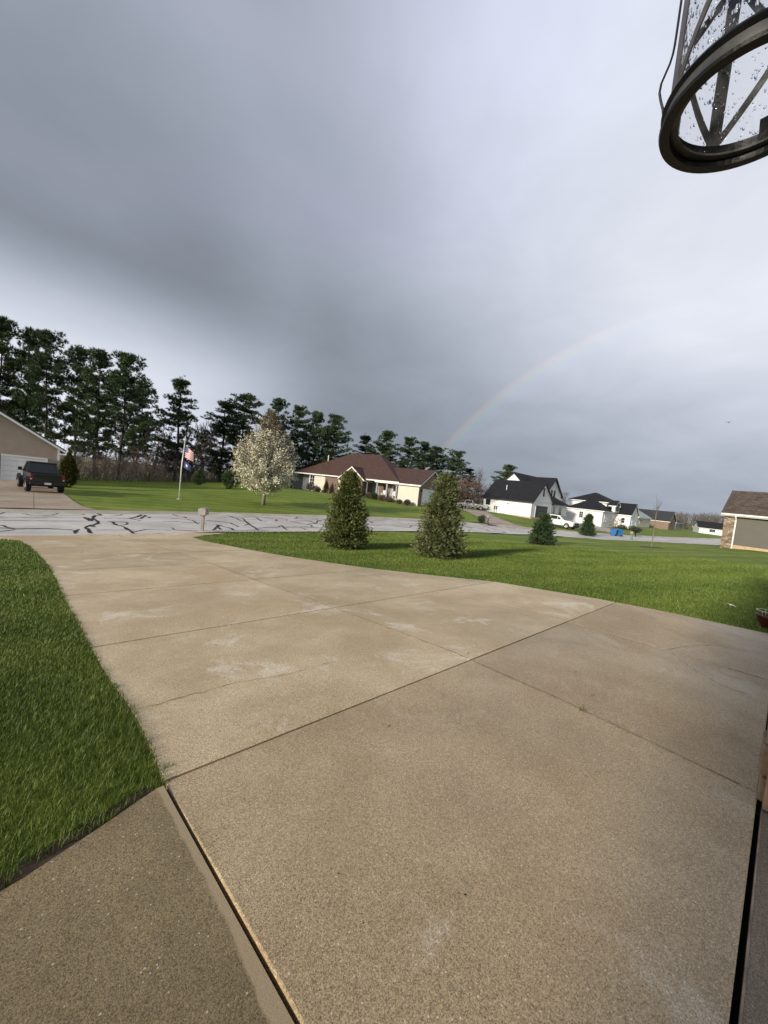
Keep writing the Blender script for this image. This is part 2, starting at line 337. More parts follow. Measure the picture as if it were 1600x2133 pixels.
def bricks(name, c1, c2, mortar, bw=.21, bh=.073):
    m, gg, bs = newmat(name); co = obj_co(gg); s3 = gg.n('ShaderNodeSeparateXYZ', {0: co})
    v = gg.n('ShaderNodeCombineXYZ', {0: gg.m('ADD', s3.outputs[0], s3.outputs[1]), 1: s3.outputs[2]}).outputs[0]
    bt = gg.n('ShaderNodeTexBrick', {'Vector': v, 'Color1': (*c1, 1), 'Color2': (*c2, 1), 'Mortar': (*mortar, 1), 'Scale': 1.0, 'Mortar Size': .009, 'Brick Width': bw, 'Row Height': bh, 'Bias': 0.0})
    n = gg.noise(co, 6.0, 5.0, .7)
    gg.put(bs.inputs['Base Color'], gg.mix(gg.ramp(n, .35, .7, 0, .45), bt.outputs[0], tuple(min(1, x*1.9) for x in c2)+(1,)))
    bs.inputs['Roughness'].default_value = .85; bump(gg, bs, gg.m('SUBTRACT', 1.0, bt.outputs[1]), .6, .01)
bricks('brick', (0.20, 0.105, 0.075), (0.11, 0.070, 0.058), (0.30, 0.26, 0.22))
bricks('brick_tan', (0.27, 0.18, 0.115), (0.13, 0.085, 0.060), (0.36, 0.31, 0.26), .24, .085)
bricks('stone_grey', (0.24, 0.215, 0.19), (0.15, 0.135, 0.12), (0.28, 0.26, 0.24), .3, .12)
def shingles(name, c1, c2, c3):
    m, gg, bs = newmat(name); co = obj_co(gg); s3 = gg.n('ShaderNodeSeparateXYZ', {0: co})
    v = gg.n('ShaderNodeCombineXYZ', {0: gg.m('ADD', s3.outputs[0], s3.outputs[1]), 1: s3.outputs[2]}).outputs[0]
    bt = gg.n('ShaderNodeTexBrick', {'Vector': v, 'Color1': (*c1, 1), 'Color2': (*c2, 1), 'Mortar': (*tuple(x*.45 for x in c2), 1), 'Scale': 1.0, 'Mortar Size': .006, 'Brick Width': .33, 'Row Height': .075, 'Bias': 0.0})
    n = gg.noise(gg.n('ShaderNodeMapping', {'Vector': co, 'Scale': (1, 1, 3.0)}).outputs[0], 2.2, 5.0, .7)
    gg.put(bs.inputs['Base Color'], gg.mix(gg.ramp(n, .42, .68, 0, .65), bt.outputs[0], (*c3, 1))); bs.inputs['Roughness'].default_value = .85
    bs.inputs['Specular IOR Level'].default_value = .25
    bump(gg, bs, gg.m('ADD', gg.m('SUBTRACT', 1.0, bt.outputs[1]), n), .6, .02)
shingles('roof_brown', (0.098, 0.054, 0.043), (0.072, 0.041, 0.034), (0.118, 0.070, 0.056))
shingles('roof_black', (0.019, 0.020, 0.024), (0.014, 0.015, 0.018), (0.025, 0.026, 0.030))
shingles('roof_mixed', (0.130, 0.095, 0.072), (0.060, 0.044, 0.038), (0.185, 0.145, 0.110))
shingles('roof_grey', (0.055, 0.058, 0.062), (0.040, 0.042, 0.046), (0.065, 0.068, 0.072))
plain('roof_metal', (0.30, 0.34, 0.34), 0.5, 0.0, .08, 2.0)
plain('pane', (0.02, 0.024, 0.028), 0.08, spec=.7); plain('pane_far', (0.035, 0.04, 0.045), 0.15)
plain('foundation', (0.50, 0.36, 0.23), 0.9, var=.12, bmp=.3); plain('wood_trim', (0.36, 0.22, 0.15), 0.7, var=.18, scale=14, bmp=.2)
plain('stone_tan', (0.27, 0.20, 0.14), 0.85, var=.4, scale=9, bmp=.6)
plain('paint_black', (0.010, 0.0105, 0.012), 0.22, var=.1, coat=.4); plain('paint_white', (0.75, 0.76, 0.77), 0.25, var=.02, coat=.4)
plain('plastic_black', (0.018, 0.018, 0.019), 0.6); plain('tyre', (0.014, 0.014, 0.014), 0.85); plain('rim', (0.62, 0.62, 0.63), 0.3, .5)
plain('lamp_red', (0.30, 0.012, 0.012), 0.25); plain('lamp_clear', (0.75, 0.74, 0.72), 0.2)
plain('bin_blue', (0.012, 0.13, 0.36), 0.45, var=.1); plain('green_plastic', (0.10, 0.24, 0.19), 0.55); plain('red_brown', (0.085, 0.016, 0.009), 0.5, var=.3)
plain('pale_green', (0.50, 0.60, 0.33), 0.5); plain('mailbox_taupe', (0.27, 0.235, 0.20), 0.55, var=.12); plain('mailbox_pale', (0.33, 0.30, 0.27), 0.55, var=.12)
plain('flag_red', (0.45, 0.035, 0.05), 0.8, var=.05); plain('flag_white', (0.78, 0.74, 0.74), 0.8, var=.03); plain('flag_blue', (0.045, 0.055, 0.16), 0.8, var=.1)
plain('pole_white', (0.72, 0.72, 0.72), 0.4, .2); plain('paper', (0.70, 0.66, 0.62), 0.8); plain('paper_pink', (0.55, 0.25, 0.22), 0.8)
plain('lamp_metal', (0.006, 0.006, 0.007), 0.38, .0, .3, 40, .08, .35); plain('lamp_metal_grey', (0.085, 0.082, 0.080), 0.45, .3, .25, 30)
m, gg, bs = newmat('lamp_glass')                                  # seeded glass, thin
gl = gg.n('ShaderNodeBsdfTransparent', {'Color': (0.95, 0.955, 0.96, 1)}); gs = gg.n('ShaderNodeBsdfGlossy', {'Roughness': 0.06})
co = obj_co(gg); vv = gg.n('ShaderNodeTexVoronoi', {'Scale': 90.0, 'Vector': co}); bp = gg.n('ShaderNodeBump', {'Strength': .5, 'Distance': .004, 'Height': gg.ramp(vv.outputs[0], .35, .2)})
gg.put(gs.inputs['Normal'], bp.outputs[0])
mx = gg.n('ShaderNodeMixShader', {0: 0.10}); gg.put(mx.inputs[1], gl.outputs[0]); gg.put(mx.inputs[2], gs.outputs[0])
gg.put([n_ for n_ in m.node_tree.nodes if n_.type == 'OUTPUT_MATERIAL'][0].inputs[0], mx.outputs[0])
m, gg, bs = newmat('water_drop'); bs.inputs['Base Color'].default_value = (.9, .92, .95, 1); bs.inputs['Roughness'].default_value = .02
bs.inputs['Transmission Weight'].default_value = 1.0; bs.inputs['IOR'].default_value = 1.33

# ------------------------------------------------------------------ ground
def axis(lo, hi, step, far, fstep=1.18):
    a = list(np.arange(lo, hi+1e-6, step)); d = step; x = hi; up = []
    while x < far: d *= fstep; x += d; up.append(x)
    d = step; x = lo; dn = []
    while x > -far: d *= fstep; x -= d; dn.append(x)
    return np.array(dn[::-1]+a+up)
DL = ip([(-1, 0.68), (0, 0.68), (0.78, 0.63), (1.92, 0.545), (2.7, 0.55), (3.5, 0.49), (4.3, 0.46), (6.75, 0.39), (9, 0.33), (11, 0.20), (13, 0.02), (14.6, -0.22), (15.4, -0.55), (16.4, -1.5), (17, -1.6)])
DR = ip([(-1, 8.35), (0, 8.3), (2, 7.78), (4.2, 7.5), (5.6, 6.75), (7.2, 6.0), (9, 5.35), (11.4, 4.78), (13.5, 4.45), (15, 4.45), (16, 5.2), (16.6, 6.3), (17, 6.4)])
def sheet(xs, ys, zf):
    X, Y = np.meshgrid(xs, ys); Z = zf(X, Y); nx, ny = len(xs), len(ys)
    v = np.stack([X, Y, Z], -1).reshape(-1, 3); i = np.arange(nx*ny).reshape(ny, nx)
    return v, np.stack([i[:-1, :-1], i[:-1, 1:], i[1:, 1:], i[1:, :-1]], -1).reshape(-1, 4)
def zground(X, Y):
    z = terr(X, Y)-0.012
    yn, yf = YN(X), YF(X)
    z = z-0.25*sm((Y-yn+0.2)/0.5)*sm((yf+0.2-Y)/0.5)
    z = z-0.10*((X < .9) & (X > -3.6) & (Y < 1.2) & (Y > -4))
    z = z-0.10*((X > DL(Y)+.25) & (X < DR(Y)-.25) & (Y < yn) & (Y > -4))
    return z
v, f = sheet(axis(-26, 132, .6, 1500), axis(-8, 76, .6, 1500), zground)
ground = kind(mesh_obj('ground', v, f, M['lawn'], smooth=True))

def strip(name, left, right, mat, off=0.02, n=40, mcols=8, thick=0.0):
    """a sheet between two plan polylines, laid on the terrain"""
    def rs(p, k):
        p = np.array(p, float); d = np.r_[0, np.cumsum(np.linalg.norm(np.diff(p, axis=0), axis=1))]; t = np.linspace(0, d[-1], k)
        return np.c_[np.interp(t, d, p[:, 0]), np.interp(t, d, p[:, 1])]
    a, b_ = rs(left, n), rs(right, n); w = np.linspace(0, 1, mcols)[None, :, None]
    P = a[:, None]*(1-w)+b_[:, None]*w; Z = terr(P[..., 0], P[..., 1])+off
    v = np.concatenate([P, Z[..., None]], -1).reshape(-1, 3); i = np.arange(n*mcols).reshape(n, mcols)
    f = np.stack([i[:-1, :-1], i[:-1, 1:], i[1:, 1:], i[1:, :-1]], -1).reshape(-1, 4)
    return kind(mesh_obj(name, v, f, mat, smooth=True))
xs = np.r_[np.linspace(-160, -10, 40), np.linspace(-9, 70, 160), np.linspace(71, 300, 60)]
road = strip('road', [(x, float(YN(x))) for x in xs], [(x, float(YF(x))) for x in xs], M['asphalt'], .012, 420, 14)
# rolled kerb along the far edge
kv = []; kx = [x for x in xs if -120 < x < 200]
for x in kx:
    y = float(YF(x)); z = float(ZR(x)); zl = tz(x, y+.5)
    kv.append([(x, y-.45, z+.018), (x, y-.05, z+.03), (x, y+.05, z+.10), (x, y+.16, z+.13), (x, y+.30, z+.115), (x, y+.33, z-.05)])
mb = MB(); k = len(kv[0])
mb.add([p for r in kv for p in r], [(i*k+j, (i+1)*k+j, (i+1)*k+j+1, i*k+j+1) for i in range(len(kv)-1) for j in range(k-1)])
kind(mb.build('kerb', M['concrete_kerb'], smooth=True))
# stubble field beyond the pines
v, f = sheet(np.linspace(-60, 60, 60), np.linspace(66, 330, 60), lambda X, Y: terr(X, Y)+0.03+0.006*np.maximum(Y-70, 0))
kind(mesh_obj('field', v, f, M['field'], smooth=True))

# ------------------------------------------------------------------ own driveway: separate slabs with open joints
driveway = bpy.data.objects.new('driveway', None); COL.objects.link(driveway); kind(driveway)
GAP = 0.007
def slab(parent, xl, xr, y0, y1, mat='concrete', gl=GAP, gr=GAP, g0=GAP, g1=GAP, dz=0.0, name='slab', thick=.12):
    nu = max(3, int((y1-y0)/.28)); nv = 9
    ys = np.r_[y0+g0, np.linspace(y0+g0+.006, y1-g1-.006, nu), y1-g1]
    rows = []
    for i, y in enumerate(ys):
        a, b_ = float(xl(y))+gl, float(xr(y))-gr
        xs_ = np.r_[a, np.linspace(a+.004, b_-.004, nv), b_]
        rows.append([(x, y, tz(x, y)+.004+dz-(.002 if (j in (0, len(xs_)-1) or i in (0, len(ys)-1)) else 0)) for j, x in enumerate(xs_)])
    nx, ny = len(rows[0]), len(rows); vs = [p for r in rows for p in r]
    fs = [(i*nx+j, i*nx+j+1, (i+1)*nx+j+1, (i+1)*nx+j) for i in range(ny-1) for j in range(nx-1)]
    rim = [j for j in range(nx)]+[i*nx+nx-1 for i in range(1, ny)]+[(ny-1)*nx+j for j in range(nx-2, -1, -1)]+[i*nx for i in range(ny-2, 0, -1)]
    k = len(vs); vs += [(vs[i][0], vs[i][1], vs[i][2]-thick) for i in rim]; n = len(rim)
    fs += [(rim[i], k+i, k+(i+1) % n, rim[(i+1) % n]) for i in range(n)]
    return MB().add(vs, fs).build(name, M[mat], parent)
B1 = ip([(-1, 3.22), (4.2, 3.2), (6.7, 3.12), (8.8, 3.05), (12, 2.75), (16.5, 2.3)])
B2 = ip([(-1, 5.75), (4.3, 5.5)])
YJ = [-0.05, 1.97, 4.25, 6.72, 8.85, 10.85, 12.75, 14.6]
def endy(x): return YN(x)
for i in range(len(YJ)-1):
    y0, y1 = YJ[i], YJ[i+1]
    cols = [DL, B1, B2, DR] if i < 2 else [DL, B1, DR]
    for a, b_ in zip(cols[:-1], cols[1:]):
        jg = GAP*(1+.3*i)
        slab(driveway, a, b_, y0, y1, 'concrete_damp_vignette' if i == 0 else 'concrete', gl=.002 if a is DL else .0035, gr=.002 if b_ is DR else .0035, g0=.0 if i == 0 else jg, g1=jg, dz=random.uniform(-.002, .002))
ap1 = ip([(14, 16.16), (18, 16.16)])
slab(driveway, DL, B1, 14.6, 16.3, g0=.02, g1=0); slab(driveway, B1, DR, 14.6, 16.7, g0=.02, g1=0)
# dark bed seen in the joints
mb = MB(); ys = np.linspace(-.05, 16.2, 60)
mb.add([(x, y, tz(x, y)-.030) for y in ys for x in np.linspace(float(DL(y))+.03, float(DR(y))-.03, 12)],
       [(i*12+j, i*12+j+1, (i+1)*12+j+1, (i+1)*12+j) for i in range(59) for j in range(11)])
kind(mb.build('joint_bed', M['joint_black'], driveway), 'stuff')
def ribbon(mbx, pts, w, off):
    """a thin strip following plan points on the ground"""
    P = np.array(pts, float); T = np.gradient(P, axis=0); T /= (np.linalg.norm(T, axis=1)[:, None]+1e-9); N_ = np.c_[-T[:, 1], T[:, 0]]
    w = np.broadcast_to(np.asarray(w, float), (len(P),))
    L_, R2 = P+N_*w[:, None]/2, P-N_*w[:, None]/2
    vs = [(a[0], a[1], tz(a[0], a[1])+off) for pr in zip(L_, R2) for a in pr]
    mbx.add(vs, [(2*i, 2*i+1, 2*i+3, 2*i+2) for i in range(len(P)-1)])
rng = np.random.default_rng(5)
def wig(pts, step=.06, amp=.01):
    P = np.array(pts, float); d = np.r_[0, np.cumsum(np.linalg.norm(np.diff(P, axis=0), axis=1))]; t = np.arange(0, d[-1], step)
    Q = np.c_[np.interp(t, d, P[:, 0]), np.interp(t, d, P[:, 1])]
    j = rng.normal(size=Q.shape)*amp; j = j+np.r_[j[1:], j[:1]]+np.roll(j, 2, 0); return Q+j*.6
for poly in ([(283, 1478), (330, 1468), (400, 1448), (480, 1425), (560, 1412), (640, 1395), (700, 1375)],
             [(1392, 1353), (1430, 1346), (1490, 1345), (1550, 1356), (1600, 1364)], [(1392, 1354), (1425, 1383), (1470, 1412), (1520, 1436), (1570, 1452)],
             [(172, 1165), (170, 1150), (176, 1142)]):
    mb = MB(); pts = wig([gp(*p)[:2] for p in poly]); ribbon(mb, pts, np.clip(rng.normal(.003, .0015, len(pts)), .001, .007), .0075)
    mb.build('crack', M['soil'], driveway)
plain('joint_fill', (0.20, 0.15, 0.095), 0.9, var=.4, scale=20)
for fn, y0, y1 in ((B1, .0, 16.2), (B2, .0, 4.2)):
    for a, b_ in zip([y0]+[y for y in YJ if y0 < y < y1], [y for y in YJ if y0 < y < y1]+[y1]):
        yy = np.linspace(a+.03, b_-.03, 40); mb = MB(); ribbon(mb, np.c_[fn(yy)+rng.normal(0, .0008, 40), yy], np.clip(rng.normal(.0095, .002, 40)*(1+.06*a), .006, .03), .0078); mb.build('joint_filler', M['joint_fill'], driveway)
# weeds rooted in the joint
def spikes(P, Dn, L, Wd, k, spread, r):
    P = np.repeat(P, k, 0); Dn = np.repeat(Dn, k, 0); n = len(P)
    d = Dn+r.normal(size=(n, 3))*spread; d /= np.linalg.norm(d, axis=1)[:, None]
    s = np.cross(d, r.normal(size=(n, 3))); s /= np.linalg.norm(s, axis=1)[:, None]
    L = (L if np.isscalar(L) else np.repeat(L, k))*r.uniform(.65, 1.2, n); Wd = Wd if np.isscalar(Wd) else np.repeat(Wd, k)
    a = P-s*(Wd/2 if np.isscalar(Wd) else (Wd/2)[:, None]); b_ = P+s*(Wd/2 if np.isscalar(Wd) else (Wd/2)[:, None])
    v = np.stack([a, b_, P+d*L[:, None]], 1).reshape(-1, 3); return v, np.arange(3*n).reshape(-1, 3)
for px, py, ln in ((1213, 1481, .05), (345, 1600, .05)):
    p = gp(px, py); P = np.repeat([[p[0], p[1], p[2]-.01]], 14, 0)+rng.normal(size=(14, 3))*[.02, .01, 0]
    v, f = spikes(P, np.repeat([[0, 0, 1.0]], 14, 0), ln, .006, 2, .6, rng)
    tag(mesh_obj('joint_weed', v, f, M['grass_blade'], tint=rng.uniform(0, .8, len(f))), 'tiny weed sprouting from the slab joint in front of the garage' if px > 800 else 'wisp of grass at the corner where driveway meets the lawn and walkway', 'weed')
# walkway at lower left, lower than the drive, with a mossy gap
WT = lambda x: np.interp(x, [-3.5, -1.2, -.05, .16, .33, .54, .7], [.9, 1.50, 1.72, 1.80, 1.86, 1.91, 1.92])
mb = MB(); xs2 = np.linspace(-3.4, 1, 2)
cols = []
walk = bpy.data.objects.new('walkway', None); COL.objects.link(walk); kind(walk)
nr = 24; vs = []
for j in range(nr):
    t = j/(nr-1)
    for i in range(40):
        s_ = i/39; y_lo = -.1
        y = y_lo+(1.93-y_lo)*t
        xe = float(DL(y))-.013
        xL = np.interp(y, [.9, 1.50, 1.72, 1.80, 1.86, 1.93], [-3.4, -1.2, -.05, .16, .33, .50]) if y > .9 else -3.4
        vs.append((xL+(xe-xL)*s_, y, -.010))
k = len(vs); top = [(j*40+i, j*40+i+1, (j+1)*40+i+1, (j+1)*40+i) for j in range(nr-1) for i in range(39)]
edge_r = [j*40+39 for j in range(nr)]; vs += [(vs[i][0], vs[i][1], -.14) for i in edge_r]
top += [(edge_r[j], k+j, k+j+1, edge_r[j+1]) for j in range(nr-1)]
MB().add(vs, top).build('slab', M['concrete_wet'], walk)
mb = MB(); ys = np.linspace(-.1, 1.93, 20)
mb.add([(float(DL(y))+dx, y, -.040) for y in ys for dx in (-.05, .012)], [(2*i, 2*i+1, 2*i+3, 2*i+2) for i in range(19)])
mb.build('gap_filler', M['moss'], walk)
mb = MB(); ys2 = np.linspace(-3.4, .5, 40)                           # bare soil between lawn and walk
mb.add([(x, float(WT(x))+dy, tz(x, float(WT(x))+dy)-.006) for x in ys2 for dy in (.012-.022*math.sin(x*13)*math.sin(x*5.3), .10)], [(2*i, 2*i+2, 2*i+3, 2*i+1) for i in range(39)])
kind(mb.build('soil_edge', M['soil'], walk), 'stuff')

# ------------------------------------------------------------------ road: black crack sealing
def z1(*p): return [(x/4, 1050+y/4) for x, y in p]
def z2(*p): return [(400+x/4.444, 780+y/4.444) for x, y in p]
SEAL = [(z1((-60, 95), (0, 85), (60, 68)), .06), (z1((-60, 108), (0, 108), (60, 112)), .06), (z1((-40, 117), (300, 116), (720, 118)), .05), (z1((-40, 140), (360, 143), (740, 145)), .05),
        (z1((190, 82), (260, 98), (330, 102), (380, 95)), .08), (z1((340, 103), (500, 106)), .07), (z1((410, 76), (490, 80), (440, 92), (380, 97)), .06), (z1((490, 98), (680, 94), (710, 86)), .05),
        (z1((805, 78), (848, 95), (790, 98), (770, 120), (822, 150), (815, 165), (755, 180), (710, 200), (740, 225), (770, 252)), .13),
        (z1((700, 112), (745, 145), (770, 140), (735, 118), (700, 112)), .10), (z1((740, 185), (800, 198), (760, 178)), .08),
        (z1((900, 148), (940, 150), (980, 178), (1040, 190), (1120, 248)), .13), (z1((940, 150), (1055, 155), (1066, 170), (1040, 178), (985, 178)), .08),
        (z1((-60, 175), (30, 182), (45, 196), (140, 212), (250, 209), (400, 210), (620, 222), (630, 255)), .10), (z1((630, 240), (650, 213), (710, 210)), .09), (z1((-40, 234), (60, 226), (140, 215)), .06), (z1((-40, 200), (60, 204), (140, 211)), .06),
        (z1((860, 80), (1020, 90), (990, 98), (910, 104)), .07), (z1((850, 120), (1080, 122), (1180, 142)), .08), (z1((1080, 123), (1150, 108), (1172, 90), (1208, 94), (1203, 105), (1165, 126)), .12), (z1((1203, 105), (1250, 112), (1240, 122)), .09), (z1((1250, 112), (1420, 122), (1560, 120)), .06),
        (z1((1440, 88), (1470, 102), (1540, 108), (1560, 120)), .10), (z1((1350, 145), (1480, 148), (1600, 158), (1720, 160)), .07), (z1((1430, 200), (1450, 218), (1600, 228), (1660, 226)), .09), (z1((1120, 234), (1220, 215), (1430, 222)), .06), (z1((780, 220), (1000, 221), (1120, 218)), .04),
        (z2((-40, 1345), (0, 1352), (60, 1387)), .10), (z2((130, 1355), (260, 1365), (360, 1375), (395, 1395), (430, 1415)), .11), (z2((200, 1445), (250, 1395), (290, 1410), (370, 1430), (400, 1450)), .12), (z2((220, 1395), (262, 1442)), .11),
        (z2((330, 1310), (400, 1330), (470, 1335), (520, 1390), (470, 1400)), .12), (z2((400, 1330), (440, 1350), (510, 1370), (540, 1400), (620, 1445)), .12), (z2((600, 1328), (640, 1360), (700, 1365)), .09), (z2((680, 1335), (780, 1342), (790, 1355), (760, 1362)), .10),
        (z2((600, 1427), (800, 1415), (830, 1400), (850, 1420), (880, 1447)), .11), (z2((830, 1415), (1000, 1415), (1060, 1440)), .09), (z2((870, 1318), (1000, 1330), (1180, 1335)), .08), (z2((950, 1360), (1080, 1355), (1170, 1390)), .10), (z2((1010, 1410), (1180, 1422)), .09), (z2((250, 1327), (600, 1320)), .06)]
for pp, w in SEAL:
    mb = MB(); pts = wig([gp(x, y)[:2] for x, y in pp], .16, .022); 
    if len(pts) < 3: continue
    ribbon(mb, pts, w*.8*np.clip(rng.normal(1, .3, len(pts)), .4, 1.8), .021); mb.build('crack_seal', M['tar'], road)
for i in range(46):                                                  # the same wandering seals farther along
    x0 = rng.uniform(11.5, 40); yn, yf = float(YN(x0)), float(YF(x0)); y0 = rng.uniform(yn+.4, yf-.8)
    if i % 2: q = [(x0, y0)]; 
    else: q = [(x0, y0)]
    ang = rng.normal(0, .25) if i % 2 else rng.normal(1.3, .5)
    for s_ in range(rng.integers(3, 8)):
        ang += rng.normal(0, .55); q.append((q[-1][0]+math.cos(ang)*.7, np.clip(q[-1][1]+math.sin(ang)*.7, yn+.3, yf-.6)))
    mb = MB(); pts = wig(q, .2, .025); ribbon(mb, pts, .085*np.clip(rng.normal(1, .3, len(pts)), .4, 1.8), .021); mb.build('crack_seal', M['tar'], road)

# ------------------------------------------------------------------ grass blades on the nearer lawns
def on_lawn(x, y):
    dr = (x > DL(y)+.03) & (x < DR(y)-.03) & (y > -.1)
    wk = (x < .58) & (y < WT(x)+.022+.02*np.sin(x*17))
    return (~dr) & (~wk) & (y < YN(x)-.02)
def grass(name, x0, x1, y0, y1, nmax, rmax, seed, cond):
    r = np.random.default_rng(seed); n0 = nmax
    x = r.uniform(x0, x1, n0); y = r.uniform(y0, y1, n0); d = np.hypot(x, y)
    area = (x1-x0)*(y1-y0); base = n0/area
    dens = np.minimum(13000, 2.1e5/np.maximum(d, .5)**2)*np.clip((rmax-d)/(rmax*.25), 0, 1)
    keep = (r.uniform(0, 1, n0) < dens/base) & on_lawn(x, y) & cond(x, y); x, y, d = x[keep], y[keep], d[keep]; n = len(x)
    z = terr(x, y)-.014
    cl = .5+.5*np.sin(x*3.1+np.sin(y*2.3))*np.sin(y*2.7+np.cos(x*1.9))
    edge = np.minimum(np.abs(x-DL(y)), np.abs(x-DR(y)))
    h = np.where(x > 2, .036+.009*cl, .036+.013*cl)*r.uniform(.6, 1.25, n)*np.where(edge < .04, .95, 1); w = np.clip(.0010*d, .0028, .020)*r.uniform(.7, 1.2, n)
    a = r.uniform(0, 2*np.pi, n); lean = r.uniform(.1, .75, n)*h
    la = a+r.normal(0, .6, n)+math.pi/2
    dx, dy = np.cos(a)*w/2, np.sin(a)*w/2; lx, ly = np.cos(la)*lean, np.sin(la)*lean
    B0 = np.c_[x-dx, y-dy, z]; B1_ = np.c_[x+dx, y+dy, z]
    M0 = np.c_[x-dx*.8+lx*.35, y-dy*.8+ly*.35, z+h*.62]; M1 = np.c_[x+dx*.8+lx*.35, y+dy*.8+ly*.35, z+h*.62]; T_ = np.c_[x+lx, y+ly, z+h]
    v = np.stack([B0, B1_, M0, M1, T_], 1).reshape(-1, 3); i5 = np.arange(n)[:, None]*5
    f = np.concatenate([i5+[0, 1, 3], i5+[0, 3, 2], i5+[2, 3, 4]], 1).reshape(-1, 3)
    t = np.repeat(np.clip(r.normal(.50, .24, n), 0, 1), 3)
    return kind(mesh_obj(name, v, f, M['grass_blade'], tint=t), 'stuff')
g1_ = grass('lawn_grass', -2.6, 1.0, 1.4, 15.5, 780000, 19, 3, lambda x, y: x < DL(y)+.014+.012*np.sin(y*23)*np.sin(y*7.1))
g1_['label'] = 'short green grass of the lawn left of the driveway'
g2_ = grass('lawn_grass', 3.5, 26, -3, 17.6, 1500000, 27, 4, lambda x, y: (x > DR(y)-.016-.012*np.sin(y*19)) & (y > -.6+0*x))
g2_['label'] = 'short green grass of the lawn right of the driveway'

# ------------------------------------------------------------------ own garage: wall, jamb, threshold
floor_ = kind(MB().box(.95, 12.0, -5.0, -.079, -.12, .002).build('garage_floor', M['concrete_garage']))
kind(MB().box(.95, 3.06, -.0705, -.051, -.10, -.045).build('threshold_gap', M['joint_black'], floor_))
kind(MB().box(.95, 3.06, -.0785, -.0715, -.10, .004).build('threshold_lip', M['stone_tan'], floor_))
house = thing('garage_wall', 'stone and board front wall of the near garage, at the right edge', 'wall', (0, 0, 0))
MB().box(-3.4, .94, -.55, -.125, -.02, 3.0).build('pier', M['siding_mid'], house)
MB().box(.94, 8.6, -.55, -.125, 2.35, 3.0).build('header', M['siding_mid'], house)
MB().box(3.12, 8.3, -.55, -.10, -.10, 2.35).build('panel', M['siding_mid'], house)
MB().box(3.035, 3.115, -.30, -.073, .012, 2.35).build('jamb_board', M['wood_trim'], house, bevel=.004)
zc = 0.0
rs_ = random.Random(3)
for i in range(15):                                                  # stone veneer beside the door, each stone its own
    hgt = rs_.uniform(.12, .2); dz = rs_.uniform(-.005, .012)
    mb = MB(); mb.box(3.125, 3.125+rs_.uniform(.28, .40), -.10, -.052+dz+.014*math.sin(i*1.7), zc+.004, zc+hgt)
    mb.build('stone', M['stone_tan'], house, bevel=.012); zc += hgt+.012
    if zc > 2.2: break

# ------------------------------------------------------------------ wall lantern, upper right
LX, LY, LZ = 0.682, 0.101, 2.104
lan = thing('wall_lantern', 'black cage lantern with rain-spotted glass hanging at the upper right', 'lantern', (LX, LY, LZ))
mb = MB(); mb.lathe([(.088, .0), (.100, .0), (.1015, .004), (.098, .007), (.0965, .0085), (.0965, .021), (.098, .0225), (.1015, .026), (.100, .030), (.0865, .030)], 64, close=True)
ringo = mb.build('base_ring', M['lamp_metal'], lan, smooth=False)
MB().lathe([(.0968, .0086), (.0972, .0147), (.0968, .0209)], 64).build('ring_band', M['lamp_metal_grey'], ringo, smooth=True)
MB().lathe([(.0875, .010), (.079, .010), (.079, .013), (.0875, .013)], 64, close=True).build('inner_ring', M['lamp_metal_grey'], ringo)
HB = .285; RB = .0935
def strap(mbx, a0, z0, a1, z1_, w, r0=RB, t=.0022, n=14):
    """flat bar bent round the cylinder"""
    P = []
    for i in range(n+1):
        s_ = i/n; a = a0+(a1-a0)*s_; z = z0+(z1_-z0)*s_
        ta = np.array([(a1-a0)*r0, z1_-z0]); ta /= np.linalg.norm(ta); nn = np.array([-ta[1], ta[0]])*w/2
        for sg in (-1, 1):
            aa = a+sg*nn[0]/r0; zz_ = z+sg*nn[1]
            for rr in (r0, r0+t): P.append((rr*math.cos(aa), rr*math.sin(aa), zz_))
    fs = []
    for i in range(n):
        k = 4*i; fs += [(k+1, k+3, k+7, k+5), (k, k+4, k+6, k+2), (k, k+1, k+5, k+4), (k+2, k+6, k+7, k+3)]
    mbx.add(P, fs+[(0, 2, 3, 1), (4*n, 4*n+1, 4*n+3, 4*n+2)])
A0 = R_(33)
for q in range(4):
    mb = MB(); strap(mb, A0+q*math.pi/2, .012, A0+q*math.pi/2, HB, .0165); mb.build('post', M['lamp_metal_grey'], lan)
    for sg in (1, -1):
        mb = MB(); strap(mb, A0+q*math.pi/2, .03, A0+(q+sg)*math.pi/2, HB-.01, .009, RB-.002 if sg > 0 else RB-.0045); mb.build('cross_strap', M['lamp_metal_grey'], lan)
for a in (A0+R_(62), A0-R_(38), A0+R_(200)):
    mb = MB(); strap(mb, a, .012, a+.02, .045, .010, .079, .004, 3); mb.build('glass_clip', M['lamp_metal'], lan)
mb = MB()                                                             # thin hoop outside the cage
wr = lambda t: RB+.004+.011*math.exp(-((t-.16)/.11)**2)
pts = [(wr(t)*math.cos(R_(108)), wr(t)*math.sin(R_(108)), .028+.255*t) for t in np.linspace(0, 1, 22)]
mb.tube(pts, .0016, 6); mb.build('side_wire', M['lamp_metal'], lan)
glass = MB().lathe([(.0868, .012), (.0868, HB)], 64).build('glass', M['lamp_glass'], lan, smooth=True)
rr = np.random.default_rng(11); mb = MB()
